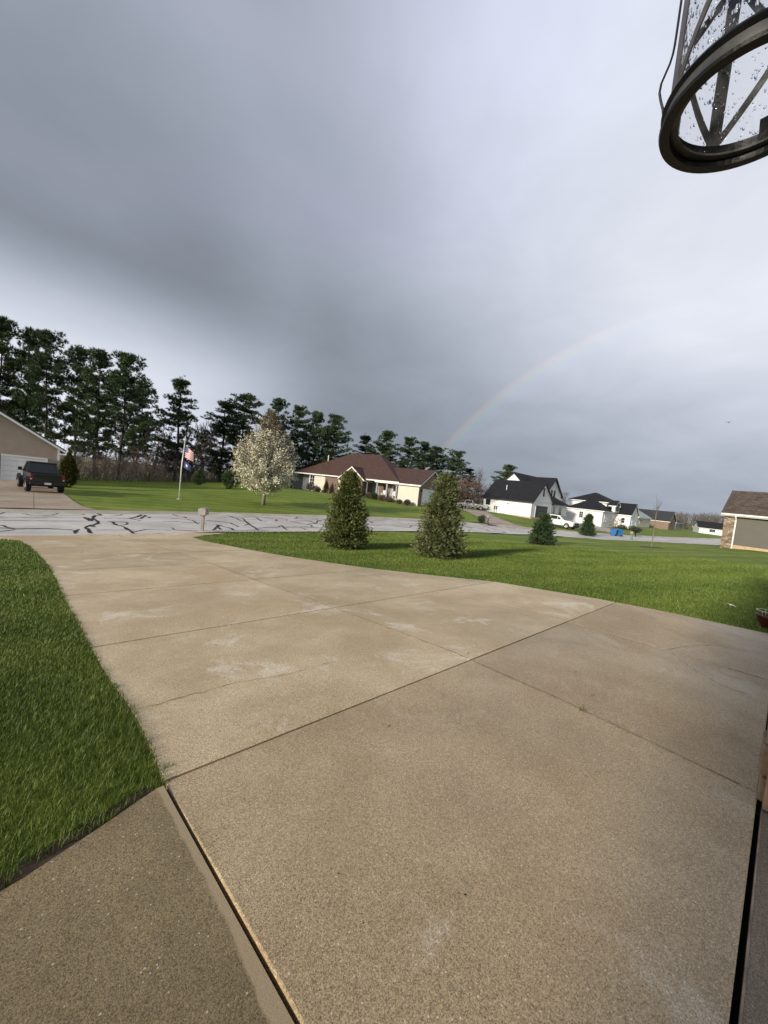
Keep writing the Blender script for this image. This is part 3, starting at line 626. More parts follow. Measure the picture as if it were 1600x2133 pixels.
for i in range(1500):
    a = rr.uniform(0, 2*math.pi); z = rr.uniform(.02, HB-.01); s_ = 1.25*rr.choice([.0008, .0012, .0017, .0023], p=[.35, .33, .22, .10]); el = rr.uniform(1.0, 2.1)
    c = np.array([.0872*math.cos(a), .0872*math.sin(a), z]); u = np.array([-math.sin(a), math.cos(a), 0]); w = np.array([0, 0, 1.0]); o_ = np.array([math.cos(a), math.sin(a), 0])
    vs = [c+s_*(math.cos(t)*u+el*math.sin(t)*w) for t in np.linspace(0, 2*math.pi, 7)[:-1]]+[c+s_*.6*(math.cos(t)*u+el*math.sin(t)*w)+o_*s_*.5 for t in np.linspace(0, 2*math.pi, 7)[:-1]]
    mb.add(vs, [(j, (j+1) % 6, 6+(j+1) % 6, 6+j) for j in range(6)]+[(6, 7, 8, 9, 10, 11)])
kind(mb.build('rain_drops', M['water_drop'], glass, smooth=True), 'stuff')
MB().lathe([(.0, HB+.075), (.022, HB+.07), (.06, HB+.035), (.103, HB+.008), (.105, HB), (.08, HB-.002), (0, HB-.002)], 48).build('cap', M['lamp_metal'], lan, smooth=True)
MB().tube([(0, 0, HB+.06), (0, 0, HB+.12), (0, -.03, HB+.155), (0, -.09, HB+.16), (0, -.15, HB+.12), (0, -.215, HB+.09)], .009, 10).build('arm', M['lamp_metal'], lan, smooth=True)
MB().lathe([(0, -.226), (.06, -.226), (.058, -.212), (0, -.208)], 32, (0, 0, HB+.09), axis='y').build('wall_plate', M['lamp_metal'], lan)
mb = MB(); mb.tube([(0, 0, HB-.002), (0, 0, HB-.06)], [.016, .013], 12); mb.build('socket', M['trim_white'], lan)
MB().lathe([(.012, HB-.06), (.02, HB-.085), (.024, HB-.105), (.018, HB-.125), (0, HB-.132)], 20).build('bulb', M['lamp_clear'], lan, smooth=True)

# ------------------------------------------------------------------ vegetation builders (meshes first, then things)
def segs_mesh(segs, n=3):
    """many tapered twigs at once: rows of (p0, p1, r0, r1)"""
    A = np.array([s[0] for s in segs]); B = np.array([s[1] for s in segs]); ra = np.array([s[2] for s in segs]); rb = np.array([s[3] for s in segs])
    t = B-A; t /= (np.linalg.norm(t, axis=1)[:, None]+1e-9)
    ref = np.where(np.abs(t[:, 2:3]) < .9, [[0, 0, 1.0]], [[1.0, 0, 0]]); u = np.cross(t, ref); u /= np.linalg.norm(u, axis=1)[:, None]; w = np.cross(t, u)
    vs = []
    for P, r_ in ((A, ra), (B, rb)):
        for k in range(n):
            c, s_ = math.cos(2*math.pi*k/n), math.sin(2*math.pi*k/n); vs.append(P+r_[:, None]*(c*u+s_*w))
    v = np.stack(vs, 1).reshape(-1, 3); i = np.arange(len(segs))[:, None]*2*n
    f = np.stack([np.concatenate([i+k, i+(k+1) % n, i+n+(k+1) % n, i+n+k], 1) for k in range(n)], 1).reshape(-1, 4)
    return v, f
def branchy(r, base, d, length, rad, depth, spread=.5, up=.15, kids=3, shrink=.68, out=None, tips=None):
    out = [] if out is None else out
    p = np.array(base, float); d = np.array(d, float)/np.linalg.norm(d); ns = 3
    for i in range(ns):
        q = p+d*length/ns; r0 = rad*(1-.5*i/ns); r1 = rad*(1-.5*(i+1)/ns); out.append((p, q, r0, r1)); p = q
        if tips is not None and depth <= 1: tips.append((p.copy(), d.copy(), depth))
        d = d+r.normal(size=3)*.10+[0, 0, up*.3]; d /= np.linalg.norm(d)
        if depth > 0 and i < ns-1 and r.uniform() < .75:
            e = d+r.normal(size=3)*spread; e[2] += up; branchy(r, p, e, length*shrink*r.uniform(.7, 1), r1*.6, depth-1, spread, up, kids, shrink, out, tips)
    if depth > 0:
        for _ in range(kids-1):
            e = d+r.normal(size=3)*spread; e[2] += up
            branchy(r, p, e, length*shrink*r.uniform(.75, 1.05), rad*.48, depth-1, spread, up, kids, shrink, out, tips)
    return out
NSEG = 0
def bare_mesh(seed, h=6.0, depth=5, spread=.42, up=.18, multi=1, mat='twig', r0=.09):
    r = np.random.default_rng(seed); segs = []
    for m_ in range(multi):
        d = np.array([r.normal(0, .25 if multi > 1 else .05), r.normal(0, .25 if multi > 1 else .05), 1.0])
        branchy(r, (r.normal(0, .12*(multi > 1)), r.normal(0, .12*(multi > 1)), -.1), d, h*.34, r0/math.sqrt(multi), depth, spread, up, 3, .70, segs)
    segs = [(a, b_, max(ra, .020), max(rb, .016)) for a, b_, ra, rb in segs]; v, f = segs_mesh(segs); s_ = h/max(v[:, 2].max(), .1); v = v*s_
    t = np.repeat(r.uniform(0, 1, len(segs)), 3)
    o = mesh_obj('branches', v, f, M[mat], tint=t); me = o.data; bpy.data.objects.remove(o); return me
def pine_mesh(seed, h=18.0, wide=3.6, bare=.24, ragged=.3, top=.5):
    """white pine: tiers of level limbs carrying flat pads of needles"""
    r = np.random.default_rng(seed); segs = []; P = []; Dn = []; TN = []; lean = r.normal(0, .012, 2)
    def ax(z): return np.array([lean[0]*z+.10*math.sin(z*.5+seed), lean[1]*z+.10*math.cos(z*.43+seed), z])
    z = h*bare
    while z < h*.985:
        t = (z-h*bare)/(h*(1-bare)); env = wide*(np.interp(t, [0, .10, .30, .58, .80, .93, 1.0], [.55, .88, 1.0, .82, top, top*.55, .10]))
        nb = r.integers(5, 8); a0 = r.uniform(0, 6.28)
        for b_ in range(nb):
            if r.uniform() < ragged*.45: continue
            a = a0+b_*6.283/nb+r.normal(0, .25); L = env*r.uniform(.40, 1.28)
            if t > .9: L *= r.uniform(.6, 1)
            rise = r.uniform(-.05, .22)+(.5 if t > .82 else 0)*t
            p = ax(z+r.normal(0, .12)); n = max(3, int(L/.5)); d = np.array([math.cos(a), math.sin(a), rise])
            prev = p
            for i in range(1, n+1):
                s_ = i/n; q = p+d*L*s_+np.array([0, 0, .26*L*s_*s_-.10*L*s_]); segs.append((prev, q, .05*(1-s_)+.018, .05*(1-s_)+.012))
                if s_ > .33 and (i % 2 == n % 2 or r.uniform() < .45):
                    rad = r.uniform(.34, .60)*(.8+.3*s_); k = int(20*rad/.42)
                    sp = r.normal(size=(k, 3)); sp /= np.linalg.norm(sp, axis=1)[:, None]; sp *= (rad*r.uniform(.35, 1.0, k)**.6)[:, None]*np.array([1.05, 1.05, .58])
                    P.append(q+sp+[0, 0, .12]); dd = sp/rad+d*.35; dd[:, 2] += .55; Dn.append(dd); TN.append(np.full(k, r.normal(0, .13)))
                prev = q
        z += h*.046*r.uniform(.7, 1.5)
    k = 26; sp = r.normal(size=(k, 3))*[.25, .25, .45]; P.append(ax(h*.97)+sp); Dn.append(sp+[0, 0, .8]); TN.append(np.zeros(k))
    for i in range(16):                                              # dead lower limbs
        zz_ = h*r.uniform(.06, bare); a = r.uniform(0, 6.28); L = r.uniform(.5, 1.9); p = ax(zz_); segs.append((p, p+np.array([math.cos(a)*L, math.sin(a)*L, r.uniform(-.3, .25)]), .025, .006))
    P = np.concatenate(P); Dn = np.concatenate(Dn); Dn /= np.linalg.norm(Dn, axis=1)[:, None]
    v, f = spikes(P, Dn, .43, .10, 6, .5, r)
    base_t = np.clip(r.normal(.46, .15, len(P))+np.concatenate(TN), 0, 1)
    t = np.clip(np.repeat(base_t, 6)+r.normal(0, .12, len(f)), 0, 1)
    crown = mesh_obj('crown', v, f, M['pine_needles'], tint=t).data
    tr = [(ax(h*s_), .20*h/18*(1-.86*s_)+.02) for s_ in np.linspace(0, 1, 16)]
    mb = MB(); mb.tube([p for p, _ in tr], [q for _, q in tr], 9); sv, sf = segs_mesh(segs)
    mb.add(sv, [tuple(x) for x in sf]); trunk = mb.build('trunk', M['bark'], smooth=False).data
    for o in list(bpy.data.objects):
        if o.data in (crown, trunk): bpy.data.objects.remove(o)
    return trunk, crown
def put(name, parts, label, cat, loc, sc=(1, 1, 1), rz=0.0, group=None):
    """a thing at loc made of shared part meshes"""
    t = thing(name, label, cat, loc, rz, group)
    t.scale = sc
    for pn, me in parts:
        o = bpy.data.objects.new(pn, me); COL.objects.link(o); o.parent = t
    return t
PV = [pine_mesh(s_, 18, w, bz, rg, tp) for s_, w, bz, rg, tp in ((1, 3.9, .16, .40, .56), (2, 3.4, .20, .60, .62), (3, 4.3, .20, .50, .66), (4, 3.0, .10, .40, .50), (5, 3.7, .24, .70, .55))]
# top pixel, distance, half-width of the crown in pixels, variant, label
PINES = [(4, 664, 47, 62, 0, 'tallest dark pine at the left edge above the garage roof'),
         (60, 688, 50, 52, 1, 'open pine just right of the left-edge pine, above the taupe gable'),
         (108, 700, 47, 58, 2, 'broad pine behind the garage gable, left of the paired pines'),
         (168, 727, 51, 46, 1, 'slim pine between the garage gable and the large clump of pines'),
         (212, 733, 46, 58, 0, 'left one of the two big pines in the clump beyond the left lawn'),
         (264, 744, 45, 66, 2, 'right one of the two big pines in the clump, with the widest spread'),
         (296, 800, 54, 44, 1, 'shorter pine at the right flank of the big pine clump'),
         (380, 788, 51, 46, 3, 'single upright pine standing behind the flagpole'),
         (472, 835, 57, 44, 3, 'narrow pine left of the pair that stands left of the white tree'),
         (514, 823, 58, 46, 1, 'taller pine of the pair that stands left of the white tree'),
         (580, 832, 66, 40, 0, 'pine rising right behind the tip of the white blossoming tree'),
         (622, 848, 67, 38, 2, 'pine to the right of the white tree, left of the brown roof'),
         (662, 860, 68, 42, 0, 'pine above the left end of the brown roof'),
         (696, 868, 69, 40, 2, 'pine with a sloping right side above the brown roof'),
         (762, 906, 74, 32, 3, 'small pine top just right of the highest brown ridge'),
         (806, 899, 72, 40, 0, 'tallest pine over the middle of the brown roof'),
         (852, 913, 74, 36, 2, 'pine over the right-hand wing of the brown house'),
         (886, 922, 77, 34, 0, 'pine above the garage gable of the brown house'),
         (912, 932, 82, 32, 1, 'pine just left of the foot of the rainbow'),
         (955, 941, 78, 36, 2, 'rounded pine at the foot of the rainbow, right of the brown gable'),
         (980, 975, 82, 26, 3, 'low dark pine at the right end of the pine row'),
         (1057, 970, 98, 30, 2, 'lone rounded pine behind the black roof of the left white house')]
for i, (px, py, dist, hw, vr, lb) in enumerate(PINES):
    if i in (1, 6, 11, 16): vr = 4
    q = at_d(px, py, dist); z0 = tz(q[0], q[1]); h = q[2]-z0; ww = hw/F*dist*(.90 if px < 450 else .98)
    me_t, me_c = PV[vr]; wv = [3.9, 3.4, 4.3, 3.0, 3.7][vr]; s_ = ww/wv
    put('pine_tree', (('trunk', me_t), ('crown', me_c)), lb, 'pine', (q[0], q[1], z0-.1), (s_, s_, h/18.0), i*2.4, 'pines behind the houses')

def spruce_mesh(seed, h=2.6, w=.8, gap=.0, sprigs=7000, tipw=.05, mat='spruce_needles', sprig=.11, power=.75):
    r = np.random.default_rng(seed); segs = []; P = []; Dn = []
    nbr = int(sprigs/26)
    for b_ in range(nbr):
        t = r.uniform(0, 1)**1.25*.985; a = r.uniform(0, 6.283); z = .04*h+t*h*.96
        env = w*(1-t)**power*(1+.16*math.sin(3*a+seed+4*t)+.12*math.sin(5*a+9*t+seed*2))+tipw
        if t < .1: env *= .80+2*t
        L = env*r.uniform(.72, 1.10); d = np.array([math.cos(a), math.sin(a), .35+.5*t]); p0 = np.array([0, 0, max(.05, z-.22*L)])
        tip = p0+d*L*np.array([1, 1, .75]); tip[2] = min(max(tip[2], .03), h); segs.append((p0, tip, .012, .004))
        k = 26; s_ = r.uniform(.35, 1.0, k)**.7; q = p0+(tip-p0)*s_[:, None]
        sp = r.normal(size=(k, 3))*[.085, .085, .05]*(1+.6*(1-t)); q = q+sp; q[:, 2] = np.maximum(q[:, 2], .01)
        P.append(q); Dn.append(sp*6+d*.55+[0, 0, .30])
    k = 40; zt = r.uniform(.86, 1.0, k); P.append(np.c_[r.normal(0, .02, k), r.normal(0, .02, k), zt*h]); Dn.append(np.c_[r.normal(0, .4, k), r.normal(0, .4, k), np.full(k, .9)])
    P = np.concatenate(P); Dn = np.concatenate(Dn); Dn /= np.linalg.norm(Dn, axis=1)[:, None]
    v, f = spikes(P, Dn, sprig, sprig*.26, 5, .42, r)
    bt = np.clip(r.normal(.36, .2, len(P))+.18*np.sin(P[:, 2]*9+P[:, 0]*7)*np.cos(P[:, 1]*8), 0, 1)
    t_ = np.clip(np.repeat(bt, 5)+r.normal(0, .14, len(f)), 0, 1)
    c = mesh_obj('foliage', v, f, M[mat], tint=t_); cme = c.data; bpy.data.objects.remove(c)
    mb = MB(); mb.tube([(0, 0, -.1), (0, 0, h*.5), (0, 0, h*.97)], [.05, .03, .006], 8); sv, sf = segs_mesh(segs); mb.add(sv, [tuple(x) for x in sf])
    o = mb.build('trunk', M['bark']); tme = o.data; bpy.data.objects.remove(o); return tme, cme
def place_px(px, py): return gp(px, py)
def height_to(base, px, py):
    """height above base of the thing whose top is seen at a pixel"""
    dep = (base-CP)@FV; d = ray(px, py); return float((CP+d*dep)[2]-base[2])
for (bx, by), (tx, ty), hw, seed, mat, nm, lb in (
        ((716, 1141), (719, 986), 47, 21, 'spruce_needles', 9500, 'left one of the two big spruces on the lawn, with a loose leaning outline'),
        ((912, 1160), (921, 991), 47, 22, 'spruce_grey', 10500, 'right one of the two big spruces on the lawn, dense and grey-tipped')):
    p = gp(bx, by); h = height_to(p, tx, ty); dep = (p-CP)@FV
    tm_, cm = spruce_mesh(seed, h, hw/F*dep*1.0, sprigs=nm, mat=mat, tipw=.035, power=.80)
    put('spruce_tree', (('trunk', tm_), ('foliage', cm)), lb, 'spruce', p, group='spruces on the right lawn')
for (bx, by), (tx, ty), hw, seed, lb in (((1128, 1134), (1132, 1074), 29, 23, 'short bushy spruce on a mulch ring in the middle of the right lawn'),
                                         ((1222, 1116), (1229, 1072), 18, 24, 'small farthest spruce on the lawn, near the blue bins')):
    p = gp(bx, by); h = height_to(p, tx, ty); dep = (p-CP)@FV
    tm_, cm = spruce_mesh(seed, h, hw/F*dep*.85, sprigs=2600, sprig=.19, tipw=.03, power=.95, mat='pine_needles')
    put('spruce_tree', (('trunk', tm_), ('foliage', cm)), lb, 'spruce', p, group='spruces on the right lawn')
def mulch(px, py, rad, label, mat='mulch'):
    p = gp(px, py); mb = MB(); n = 28; prof = [(rad, .0), (rad*.9, .035), (rad*.5, .06), (0, .065)]
    rq = random.Random(int(px)); wob = [1+rq.uniform(-.12, .12) for _ in range(n)]
    vs = [(p[0]+r0*wob[k]*math.cos(6.283*k/n), p[1]+r0*wob[k]*math.sin(6.283*k/n), tz(p[0]+r0*wob[k]*math.cos(6.283*k/n), p[1]+r0*wob[k]*math.sin(6.283*k/n))-.03+z) for r0, z in prof for k in range(n)]
    mb.add(vs, [(i*n+k, i*n+(k+1) % n, (i+1)*n+(k+1) % n, (i+1)*n+k) for i in range(3) for k in range(n)])
    o = mb.build('mulch_ring', M[mat], smooth=True); return tag(o, label, 'mulch')
mulch(1126, 1134, .85, 'dark mulch ring under the short bushy spruce'); mulch(1357, 1140, .8, 'bare soil ring round the thin sapling', 'soil')
# thin bare sapling
p = gp(1357, 1140); h = height_to(p, 1371, 1044); r = np.random.default_rng(31); segs = []; tz_ = h*.62
mb = MB(); mb.tube([(0, 0, -.1), (.01, 0, h*.3), (.0, .02, h*.62), (.02, 0, h*.86)], [.038, .032, .024, .01], 8)
for i in range(9):
    a = r.uniform(0, 6.28); branchy(r, (0, 0, h*r.uniform(.58, .84)), (math.cos(a)*.35, math.sin(a)*.35, 1), h*.18, .012, 2, .3, .3, 2, .7, segs)
sap = thing('sapling', 'thin bare sapling on the right lawn, left of the stone-cornered garage', 'sapling', p); mb.build('trunk', M['bark_pale'], sap)
v, f = segs_mesh(segs); mesh_obj('branches', v, f, M['twig'], sap, tint=np.repeat(r.uniform(0, 1, len(segs)), 3))

# white blossoming pear
p = gp(548, 1051); h = height_to(p, 566, 864); r = np.random.default_rng(41); segs = []; tips = []; pw = 66/F*((p-CP)@FV)
pear = thing('pear_tree', 'egg-shaped pear tree in white blossom with a bare brown tip', 'tree', p)
mb = MB(); mb.tube([(0, 0, -.1), (.02, 0, h*.08), (0, .02, h*.16), (0, 0, h*.22)], [.19, .15, .14, .13], 10); mb.build('trunk', M['bark_pale'], pear, smooth=True)
def penv(t): return pw*np.interp(t, [0, .06, .2, .4, .6, .8, .93, 1], [.25, .62, .95, 1.0, .78, .47, .22, .05])
BL = []
for i in range(150):
    t = (i+r.uniform())/150; a = i*2.399+r.normal(0, .3); z = h*(.16+.84*t); e = penv(t)
    p0 = np.array([0, 0, h*(.16+.34*t)]); p1 = np.array([math.cos(a)*e, math.sin(a)*e, z])*np.array([r.uniform(.75, 1), r.uniform(.75, 1), 1]); mid = (p0+p1)/2+np.array([math.cos(a), math.sin(a), 0])*e*.18
    prev = p0
    for s_ in np.linspace(.1, 1, 9):
        q = (1-s_)**2*p0+2*s_*(1-s_)*mid+s_*s_*p1; segs.append((prev, q, .045*(1-s_)+.007, .045*(1-s_)+.005)); prev = q
        if s_ > .25:
            for _ in range(7):
                d = (q-p0)/np.linalg.norm(q-p0)+r.normal(size=3)*.55+[0, 0, .35]; L = r.uniform(.18, .55); e2 = q+d/np.linalg.norm(d)*L; segs.append((q, e2, .006, .003)); BL.append((e2, t, s_)); BL.append(((q+e2)/2, t, s_))
v, f = segs_mesh(segs); mesh_obj('branches', v, f, M['twig_red'], pear, tint=np.repeat(r.uniform(0, 1, len(segs)), 3))
def cards(C_, size, r):
    n = len(C_); a = r.normal(size=(n, 3)); a /= np.linalg.norm(a, axis=1)[:, None]; b_ = np.cross(a, r.normal(size=(n, 3))); b_ /= np.linalg.norm(b_, axis=1)[:, None]
    s_ = (size*r.uniform(.6, 1.25, n))[:, None]; v = np.stack([C_-a*s_-b_*s_*.6, C_+a*s_-b_*s_*.5, C_+a*s_*.8+b_*s_*.7, C_-a*s_*.8+b_*s_*.6], 1).reshape(-1, 3)
    return v, np.arange(4*n).reshape(-1, 4)
B = np.array([b_[0] for b_ in BL]); T = np.array([(q[2]/h) for q in B])
low = np.interp(T, [0, .25, .5, .75, .86], [1, .9, .55, .2, .02])*np.where(B[:, 0]-B[:, 1]*.2 < .35, 1.0, .62)   # the lit, older side flowers most
m_ = r.uniform(size=len(B)) < low
C_ = np.repeat(B[m_], 4, 0)+r.normal(size=(m_.sum()*4, 3))*.11; v, f = cards(C_, .056, r); mesh_obj('blossoms', v, f, M['blossom'], pear, tint=r.uniform(0, 1, len(f)))
C_ = np.repeat(B[~m_], 1, 0)+r.normal(size=((~m_).sum(), 3))*.08; v, f = cards(C_, .040, r); mesh_obj('leaf_buds', v, f, M['new_leaf'], pear, tint=r.uniform(0, 1, len(f)))

# bare trees and brush
BM = [bare_mesh(51, 9, 5, .40, .2, 1, 'twig', .14), bare_mesh(52, 6, 4, .50, .16, 3, 'twig', .12), bare_mesh(53, 5, 4, .6, .12, 4, 'twig_red', .10), bare_mesh(54, 10, 5, .36, .24, 1, 'twig_grey', .13)]
BARE = [(292, 885, 52, 1, 1.1, 'grey bare tree right of the big pine clump'), (322, 872, 55, 0, 1.0, 'bare tree left of the single upright pine'), (345, 905, 50, 1, 1.2, 'bushy bare tree left of the flagpole'),
        (402, 890, 54, 2, 1.2, 'reddish bare tree under the single upright pine'), (432, 872, 66, 3, 1.0, 'pale bare tree in the gap between upright pine and pine pair'), (420, 930, 62, 1, 1.1, 'low bare tree right of the flags'),
        (250, 925, 49, 1, 1.1, 'bare undergrowth tree under the big pine clump'), (205, 935, 50, 2, 1.1, 'bare undergrowth tree between trunks behind the left lawn'), (310, 930, 47, 2, 1.3, 'tangled bare bush right of the big pine trunks'),
        (160, 930, 53, 0, .8, 'bare tree close behind the right corner of the taupe garage'),
        (955, 985, 66, 2, 1.5, 'reddish bare tree right of the brown house gable'), (985, 1000, 74, 2, 1.7, 'reddish bare tree left of the white barn-like garage'), (968, 995, 80, 2, 1.5, 'bare tree between the two reddish trees right of the brown house'), (1008, 972, 90, 0, 1.0, 'grey bare tree beside the lone rounded pine'), (1000, 1002, 84, 2, 1.6, 'reddish bare tree touching the left end of the black roof'),
        (1178, 1022, 96, 3, .9, 'pale bare tree between the two white houses')]
for i, (px, py, dist, vr, wd, lb) in enumerate(BARE):
    q = at_d(px, py, dist); z0 = tz(q[0], q[1]); h = max(q[2]-z0, 1.0); s_ = h/[9, 6, 5, 10][vr]
    put('bare_tree', (('branches', BM[vr]),), lb, 'bare tree', (q[0], q[1], z0), (s_*wd, s_*wd, s_), i*1.7, 'bare trees at the back of the lawns')
# tangled undergrowth along the pines: one uncountable mass
r = np.random.default_rng(61); segs = []
for i in range(1700):
    t = r.uniform(); x = -6+t*34+r.normal(0, 1); y = 45.5+t*15+r.uniform(0, 7); z0 = tz(x, y); hh = r.uniform(.8, 3.2); d = np.array([r.normal(0, .35), r.normal(0, .35), 1.0])
    q = np.array([x, y, z0]); e = q+d*hh; segs.append((q, e, .022, .006))
    for _ in range(3):
        s_ = r.uniform(.3, .9); b0 = q+d*hh*s_; segs.append((b0, b0+(d+r.normal(size=3)*.7)*hh*.4, .012, .004))
v, f = segs_mesh(segs); o = kind(mesh_obj('undergrowth', v, f, M['twig'], tint=np.repeat(r.uniform(0, 1, len(segs)), 3)), 'stuff'); o['label'] = 'brown leafless undergrowth below the pines'
# distant leafless wood at right
r = np.random.default_rng(62); V_, F_, T_ = [], [], []; off = 0
for k in range(300):
    px = r.uniform(1372, 1560); dist = r.uniform(165, 215); q = at_d(px, r.normal(1062, 3)+max(0, 1400-px)*.12+(px-1440)*.085*.4, dist); x, y = q[0], q[1]; z0 = tz(x, y); h = q[2]-z0
    sg = []; branchy(r, (x, y, z0), (r.normal(0, .05), r.normal(0, .05), 1), h*.42, .16, 2, .35, .25, 3, .66, sg)
    for s_ in sg: V_.append(s_)
v, f = segs_mesh([(a, b_, max(ra, .05), max(rb, .035)) for a, b_, ra, rb in V_]); o = kind(mesh_obj('distant_wood', v, f, M['twig_grey'], tint=np.repeat(r.uniform(0, .8, len(V_)), 3)), 'stuff'); o['label'] = 'far leafless wood on the horizon'

# shrubs
def shrub_mesh(seed, w, h, mat, n=700, size=.07, round_=True):
    r = np.random.default_rng(seed); d = r.normal(size=(n, 3)); d /= np.linalg.norm(d, axis=1)[:, None]; rad = r.uniform(.02, 1.0, n)**.42
    C_ = d*rad[:, None]*(1+.14*np.sin(d[:, :1]*6+seed)+.1*np.cos(d[:, 1:2]*7))
    if not round_: k = np.clip(1-(C_[:, 2]+1)/2, .05, 1)[:, None]**.6; C_[:, :2] *= k*1.15
    C_ = C_*[w/2, w/2, h/2]+[0, 0, h/2]; C_[:, 2] = np.maximum(C_[:, 2], 0.0)
    v, f = spikes(C_, d*[1, 1, .6]+[0, 0, .6], size*1.6, size*.7, 4, .5, r); o = mesh_obj('foliage', v, f, M[mat], tint=np.clip(r.normal(.45, .25, len(f)), 0, 1)); fm = o.data; bpy.data.objects.remove(o)
    sg = []
    for _ in range(14): branchy(r, (r.normal(0, w*.08), r.normal(0, w*.08), -.05), (r.normal(0, .5), r.normal(0, .5), 1), h*.42, .02, 1, .4, .2, 2, .7, sg)
    sg = [s_ for s_ in sg if max(s_[0][2], s_[1][2]) < h*.95]; v, f = segs_mesh(sg); o = mesh_obj('stems', v, f, M['bark'], tint=np.zeros(len(f))); sm_ = o.data; bpy.data.objects.remove(o)
    return fm, sm_
def shrub(px, py, wpx, hpx, mat, seed, label, name='shrub', cat='shrub', round_=True, n=600, group=None, loc=None):
    p = gp(px, py) if loc is None else np.array(loc, float); dep = (p-CP)@FV; w, h = wpx/F*dep, hpx/F*dep; fm, sm_ = shrub_mesh(seed, w, h, mat, n, max(.06, .05*h), round_)
    return put(name, (('foliage', fm), ('stems', sm_)), label, cat, p, group=group)
shrub(141, 1015, 30, 74, 'arborvitae', 71, 'yellow-green cone-shaped arborvitae beside the taupe garage corner', 'arborvitae', 'shrub', False, 1500)
shrub(478, 1018, 34, 40, 'pine_needles', 72, 'dark rounded evergreen bush left of the white tree trunk', n=1200)
shrub(415, 1010, 26, 34, 'pine_needles', 73, 'low young evergreen right of the flagpole, at the wood edge', round_=False, n=800)

# ------------------------------------------------------------------ house helpers (local frame: x along the front, y to the back, z up)
def fr(o, a): 
    a = np.array(a, float); a /= np.linalg.norm(a); return (np.array(o, float), a, np.array([a[1], -a[0], 0.0]))     # outward normal = right of a
def wb(mbx, f_, u0, u1, z0, z1, d0, d1):
    o, a, n = f_; P = []
    for z in (z0, z1):
        for u, d in ((u0, d0), (u1, d0), (u1, d1), (u0, d1)):
            q = o+a*u+n*d; P.append((q[0], q[1], o[2]+z))
    mbx.add(P, [(3, 2, 1, 0), (4, 5, 6, 7), (0, 1, 5, 4), (1, 2, 6, 5), (2, 3, 7, 6), (3, 0, 4, 7)]); return mbx
def window(parent, f_, u0, u1, z0, z1, frame='trim_white', nx=2, nz=2, w=.07, name='window'):
    mb = MB()
    for a in ((u0-w, u1+w, z0-w, z0), (u0-w, u1+w, z1, z1+w), (u0-w, u0, z0, z1), (u1, u1+w, z0, z1)): wb(mb, f_, *a, -.02, .045)
    o = mb.build(name, M[frame], parent); mb = MB(); wb(mb, f_, u0, u1, z0, z1, -.02, .012); mb.build('pane', M['pane'], o)
    mb = MB()
    for i in range(1, nx): u = u0+(u1-u0)*i/nx; wb(mb, f_, u-.016, u+.016, z0, z1, .0125, .03)
    for i in range(1, nz): z = z0+(z1-z0)*i/nz; wb(mb, f_, u0, u1, z-.016, z+.016, .0125, .028)
    if nx > 1 or nz > 1: mb.build('muntins', M[frame], o)
    return o
def garage_door(parent, f_, u0, u1, z1, rows=4, colm='door_white', frame='trim_white', z0=0.0):
    mb = MB()
    for a in ((u0-.10, u0, z0, z1+.12), (u1, u1+.10, z0, z1+.12), (u0, u1, z1, z1+.12)): wb(mb, f_, *a, -.02, .05)
    o = mb.build('garage_door', M[frame], parent)
    for i in range(rows):
        mb = MB(); h = (z1-z0)/rows; wb(mb, f_, u0, u1, z0+h*i+.006, z0+h*(i+1)-.006, -.02, .012)
        nc = max(3, int((u1-u0)/.65))
        for j in range(nc):
            w_ = (u1-u0)/nc; wb(mb, f_, u0+w_*j+.08, u0+w_*(j+1)-.08, z0+h*i+.09, z0+h*(i+1)-.09, .0, .024)
        mb.build('door_section', M[colm], o)
    return o
def slope_slab(mbx, pts, t=.12):
    """roof plane with thickness: pts counter-clockwise seen from above"""
    mbx.ext([(p[0], p[1], p[2]-t) for p in pts], (0, 0, t))
def gable_roof(parent, x0, x1, y0, y1, ze, zr, along='x', oe=.4, og=.3, mat='roof_black', fascia='trim_white', name='roof', ridge=None):
    mb = MB(); tr = MB()
    def tp(p): return p if along == 'x' else (p[1], p[0], p[2])
    a0, a1, b0, b1 = (x0, x1, y0, y1) if along == 'x' else (y0, y1, x0, x1)
    bm = (b0+b1)/2 if ridge is None else ridge
    for bb, sg in ((b0, -1), (b1, 1)):
        k = (zr-ze)/abs(bm-bb); be = bb+sg*oe; zee = ze-k*oe
        q = [(a0-og, be, zee), (a1+og, be, zee), (a1+og, bm, zr), (a0-og, bm, zr)]
        if sg > 0: q = q[::-1]
        mb.ext([tp((p[0], p[1], p[2]+.02)) for p in q], (0, 0, .10))
        for aa in (a0-og, a1+og):                                    # rake boards
            s_ = 1 if aa > a0 else -1
            tr.ext([tp((aa+s_*.004, be, zee-.16)), tp((aa+s_*.004, be, zee+.015)), tp((aa+s_*.004, bm, zr+.015)), tp((aa+s_*.004, bm, zr-.16))], tp((-s_*.06, 0, 0)))
        c = [tp((a0-og, be-sg*.002, zee-.17)), tp((a1+og, be-sg*.05, zee+.018))]
        tr.box(min(c[0][0], c[1][0]), max(c[0][0], c[1][0]), min(c[0][1], c[1][1]), max(c[0][1], c[1][1]), zee-.17, zee+.018)
    o = mb.build(name, M[mat], parent); tr.build('fascia', M[fascia], o); return o
def gable_wall(mbx, x0, x1, y0, y1, ze, zr, along='x', ridge=None):
    """solid with gables: box plus the triangular ends"""
    if along == 'x':
        m_ = (y0+y1)/2 if ridge is None else ridge; mbx.ext([(x0, y0, 0), (x0, y0, ze), (x0, m_, zr), (x0, y1, ze), (x0, y1, 0)], (x1-x0, 0, 0))
    else:
        m_ = (x0+x1)/2 if ridge is None else ridge; mbx.ext([(x0, y0, 0), (x1, y0, 0), (x1, y0, ze), (m_, y0, zr), (x0, y0, ze)], (0, y1-y0, 0))
    return mbx
